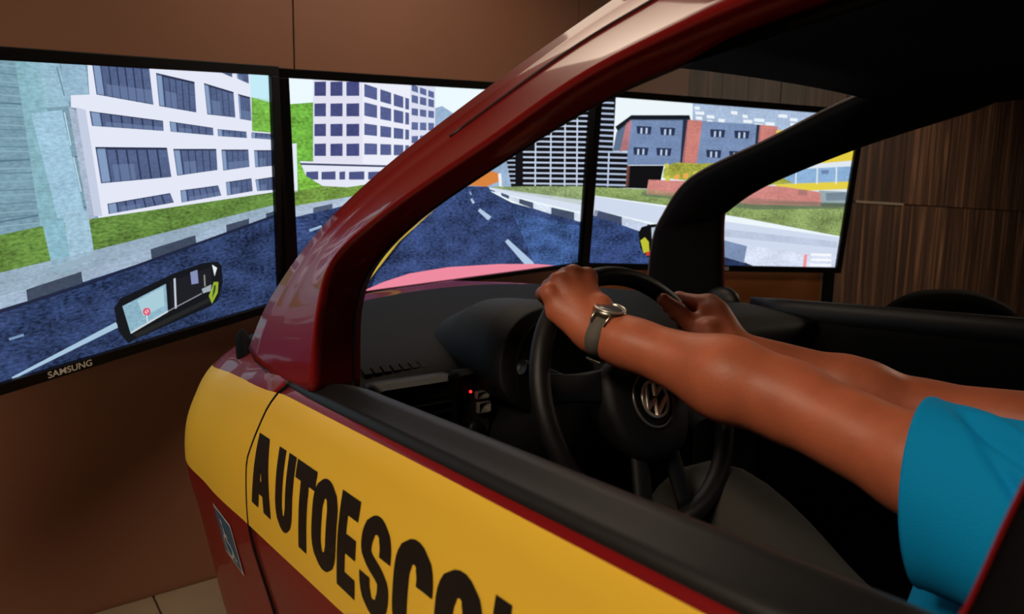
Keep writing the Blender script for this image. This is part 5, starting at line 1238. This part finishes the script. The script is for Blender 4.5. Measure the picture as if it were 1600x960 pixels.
# T-shirt: torso and two sleeves
def sleeve(S0, E0, drop, length, open_r, seed):
    a = S0-E0; L = np.linalg.norm(a); a = a/L; side = nrm(np.cross(a, V(0, 0, 1))); upv = np.cross(side, a)
    S = []
    n = 120
    creases = [(92, 20, .10, .020), (74, -8, .22, .018), (112, 52, .18, .016), (48, -30, .42, .012), (140, 90, .2, .014), (-60, -100, .3, .010), (200, 160, .2, .012)]
    for i, t_ in enumerate(np.linspace(0, 1, 48)):
        # t 0 at the hem, 1 inside the shoulder
        p = S0-a*length*(1-t_)+a*.03*t_
        wv, hv_ = open_r[0]*(1-t_)+.085*t_, open_r[1]*(1-t_)+.085*t_
        dz = -drop*(1-t_)
        ring = []
        for j in range(n):
            q = 2*pi*j/n; fold = 1+.02*sin(3*q+5*t_+seed)
            if i == 1: fold += .012
            for q0, q1, ts_, dep in creases:
                k = np.clip((t_-ts_)/.25, 0, 1); qc = radians(q0+(q1-q0)*max(0, (t_-ts_)/(1-ts_))**.8); dq = (q-qc+pi) % (2*pi)-pi
                fold -= dep*k*(7*np.exp(-(dq/.10)**2)-4*np.exp(-((dq-.24)/.17)**2))
            ring.append(p+side*wv*cos(q)*fold+upv*(hv_*sin(q)*fold+dz)+a*(-.030*sin(q))*(1-t_))
        S.append(ring)
    inner_ = [[p+(q-p)*.93 for q in r] for r, p in ((S[0], np.mean(S[0], 0)), (S[5], np.mean(S[5], 0)))]
    return loft([inner_[1], inner_[0]]+S, cap=False)
TS = []
TR = [(.44, -.52, .17, .125), (.56, -.515, .165, .128), (.70, -.47, .175, .135), (.82, -.475, .18, .130), (.92, -.51, .18, .115), (.99, -.545, .17, .098), (1.03, -.553, .13, .085), (1.06, -.555, .085, .075), (1.075, -.555, .068, .068)]
for z, y, a_, b_ in catmull(TR, 34):
    TS.append([(-.205+a_*np.sign(cos(q))*abs(cos(q))**.85*(1+.012*sin(5*q+z*30)), y+b_*np.sign(sin(q))*abs(sin(q))**.9, z+.012*sin(3*q)*(1 if z < .9 else 0)) for q in np.linspace(0, 2*pi, 56, endpoint=False)])
ls = sleeve(SL, EL, .020, .135, (.066, .090), .5); rs = sleeve(SR, ER, .028, .13, (.062, .08), 2.0)
obj('tshirt', join(loft(TS), ls, rs), M_shirt, person)
# trousers and shoes
def leg(hip, knee, ankle):
    p = catmull([hip+V(0, -.06, .0), hip, hip*.45+knee*.55, knee, knee*.5+ankle*.5, ankle], 36); r_ = np.interp(np.linspace(0, 5, 36), [0, 1, 2, 3, 4, 5], [.085, .09, .078, .068, .056, .05])
    r_ = r_*(1+.03*np.sin(np.linspace(0, 30, 36))); return tube(p, r_, 24)
tl = leg(V(-.31, -.48, .56), V(-.44, -.05, .70), V(-.42, .16, .36)); tr_ = leg(V(-.17, -.42, .53), V(-.225, -.03, .775), V(-.22, .22, .40))
obj('trousers', join(tl, tr_, ell((-.2, -.54, .56), (.19, .15, .10))), M_pants, person)
for x_, y_, z_ in ((-.42, .21, .30), (-.22, .28, .35)): obj('shoe', join(ell((x_, y_, z_), (.045, .12, .045)), ell((x_, y_-.06, z_+.03), (.042, .055, .05))), M_dark, person)
# ------------------------------------------------------------------ wristwatch
wax = -ax_; wup = nrm(V(-.04, -.16, 1)-wax*(V(-.04, -.16, 1)@wax)); wsd = np.cross(wax, wup)
wc = WL+ax_*.014
wt = thing('wristwatch', 'steel wristwatch with grey strap on the driver\'s near wrist', 'watch', tuple(wc))
def wq(s_, u_, a_=0): return wc+wsd*s_+wup*u_+wax*a_
S = []
for q in np.linspace(radians(70), radians(470-180+180), 60):
    pass
ring = []
for q in np.linspace(radians(118), radians(422), 60):
    c_, s_ = cos(q), sin(q); rx_, ry_ = .0335, .0295; wd = .0105-.0015*max(0, -s_)
    ring.append([wq(c_*rx_, s_*ry_, wd), wq(c_*rx_, s_*ry_, -wd), wq(c_*(rx_+.0022), s_*(ry_+.0022), -wd), wq(c_*(rx_+.0022), s_*(ry_+.0022), wd)])
obj('strap', loft(ring), M_strap, wt)
cc = wq(0, .0300)
def prof(pr): return lathe(cc, wup, pr, 40)
case = obj('case', prof([(0, -.004), (.019, -.004), (.0225, -.001), (.0228, .004), (.021, .0065), (.0195, .0075)]), M_steel, wt)
obj('watch_bezel', ringtube(cc+wup*.0072, wax, wsd, .0200, .0017, 48, 8), M_chrome, wt)
obj('crystal', prof([(0, .0070), (.0185, .0070), (.0185, .0078), (.010, .0084), (0, .0086)]), M_glassdial, wt)
obj('crown', lathe(cc+wax*.0225+wup*.002, wax, [(0, 0), (.003, 0), (.003, .004), (0, .0045)], 16), M_steel, wt)
for sa in (-1, 1):
    for sb in (-1, 1):
        obj('lug', tube([cc+wsd*sa*.018+wax*sb*.011+wup*.002, cc+wsd*sa*.026+wax*sb*.0105-wup*.004, cc+wsd*sa*.029+wax*sb*.010-wup*.010], [.0026, .0022, .0018], 8), M_steel, wt)
obj('buckle', rbox(wq(-.006, -.0330), (.028, .004, .024), .003, np.stack([wsd, wup, wax], 1)), M_steel, wt)

# ------------------------------------------------------------------ chair beyond the car
ch = thing('office_chair', 'black padded chair against the wood wall beyond the far door', 'chair', (1.95, .42, 0))
Rc = Matrix.Rotation(radians(-38), 3, 'Z')
def cv(x_, y_, z_): q = Rc@Vector((x_, y_, z_)); return V(1.95+q[0], .42+q[1], q[2])
S = []
for i, t_ in enumerate(np.linspace(-1, 1, 21)):
    x_ = t_*.26; topz = .965-.075*abs(t_)**2.6; y_ = .03*(1-t_*t_)
    S.append([cv(x_, y_-.035, .55), cv(x_, y_-.04, .75), cv(x_, y_-.03, topz-.02), cv(x_, y_, topz), cv(x_, y_+.03, topz-.02), cv(x_, y_+.04, .75), cv(x_, y_+.035, .55)])
obj('backrest', loft(S), M_seat, ch)
obj('seat', rbox(cv(0, -.25, .46), (.50, .48, .09), .05, Rc), M_seat, ch)
for sx_ in (-1, 1):
    for sy_ in (-1, 1): obj('leg', tube([cv(sx_*.20, -.25+sy_*.19, .42), cv(sx_*.23, -.25+sy_*.23, .0)], .012, 10), M_dark, ch)
    obj('back_post', tube([cv(sx_*.18, -.03, .44), cv(sx_*.18, .02, .60)], .012, 10), M_dark, ch)
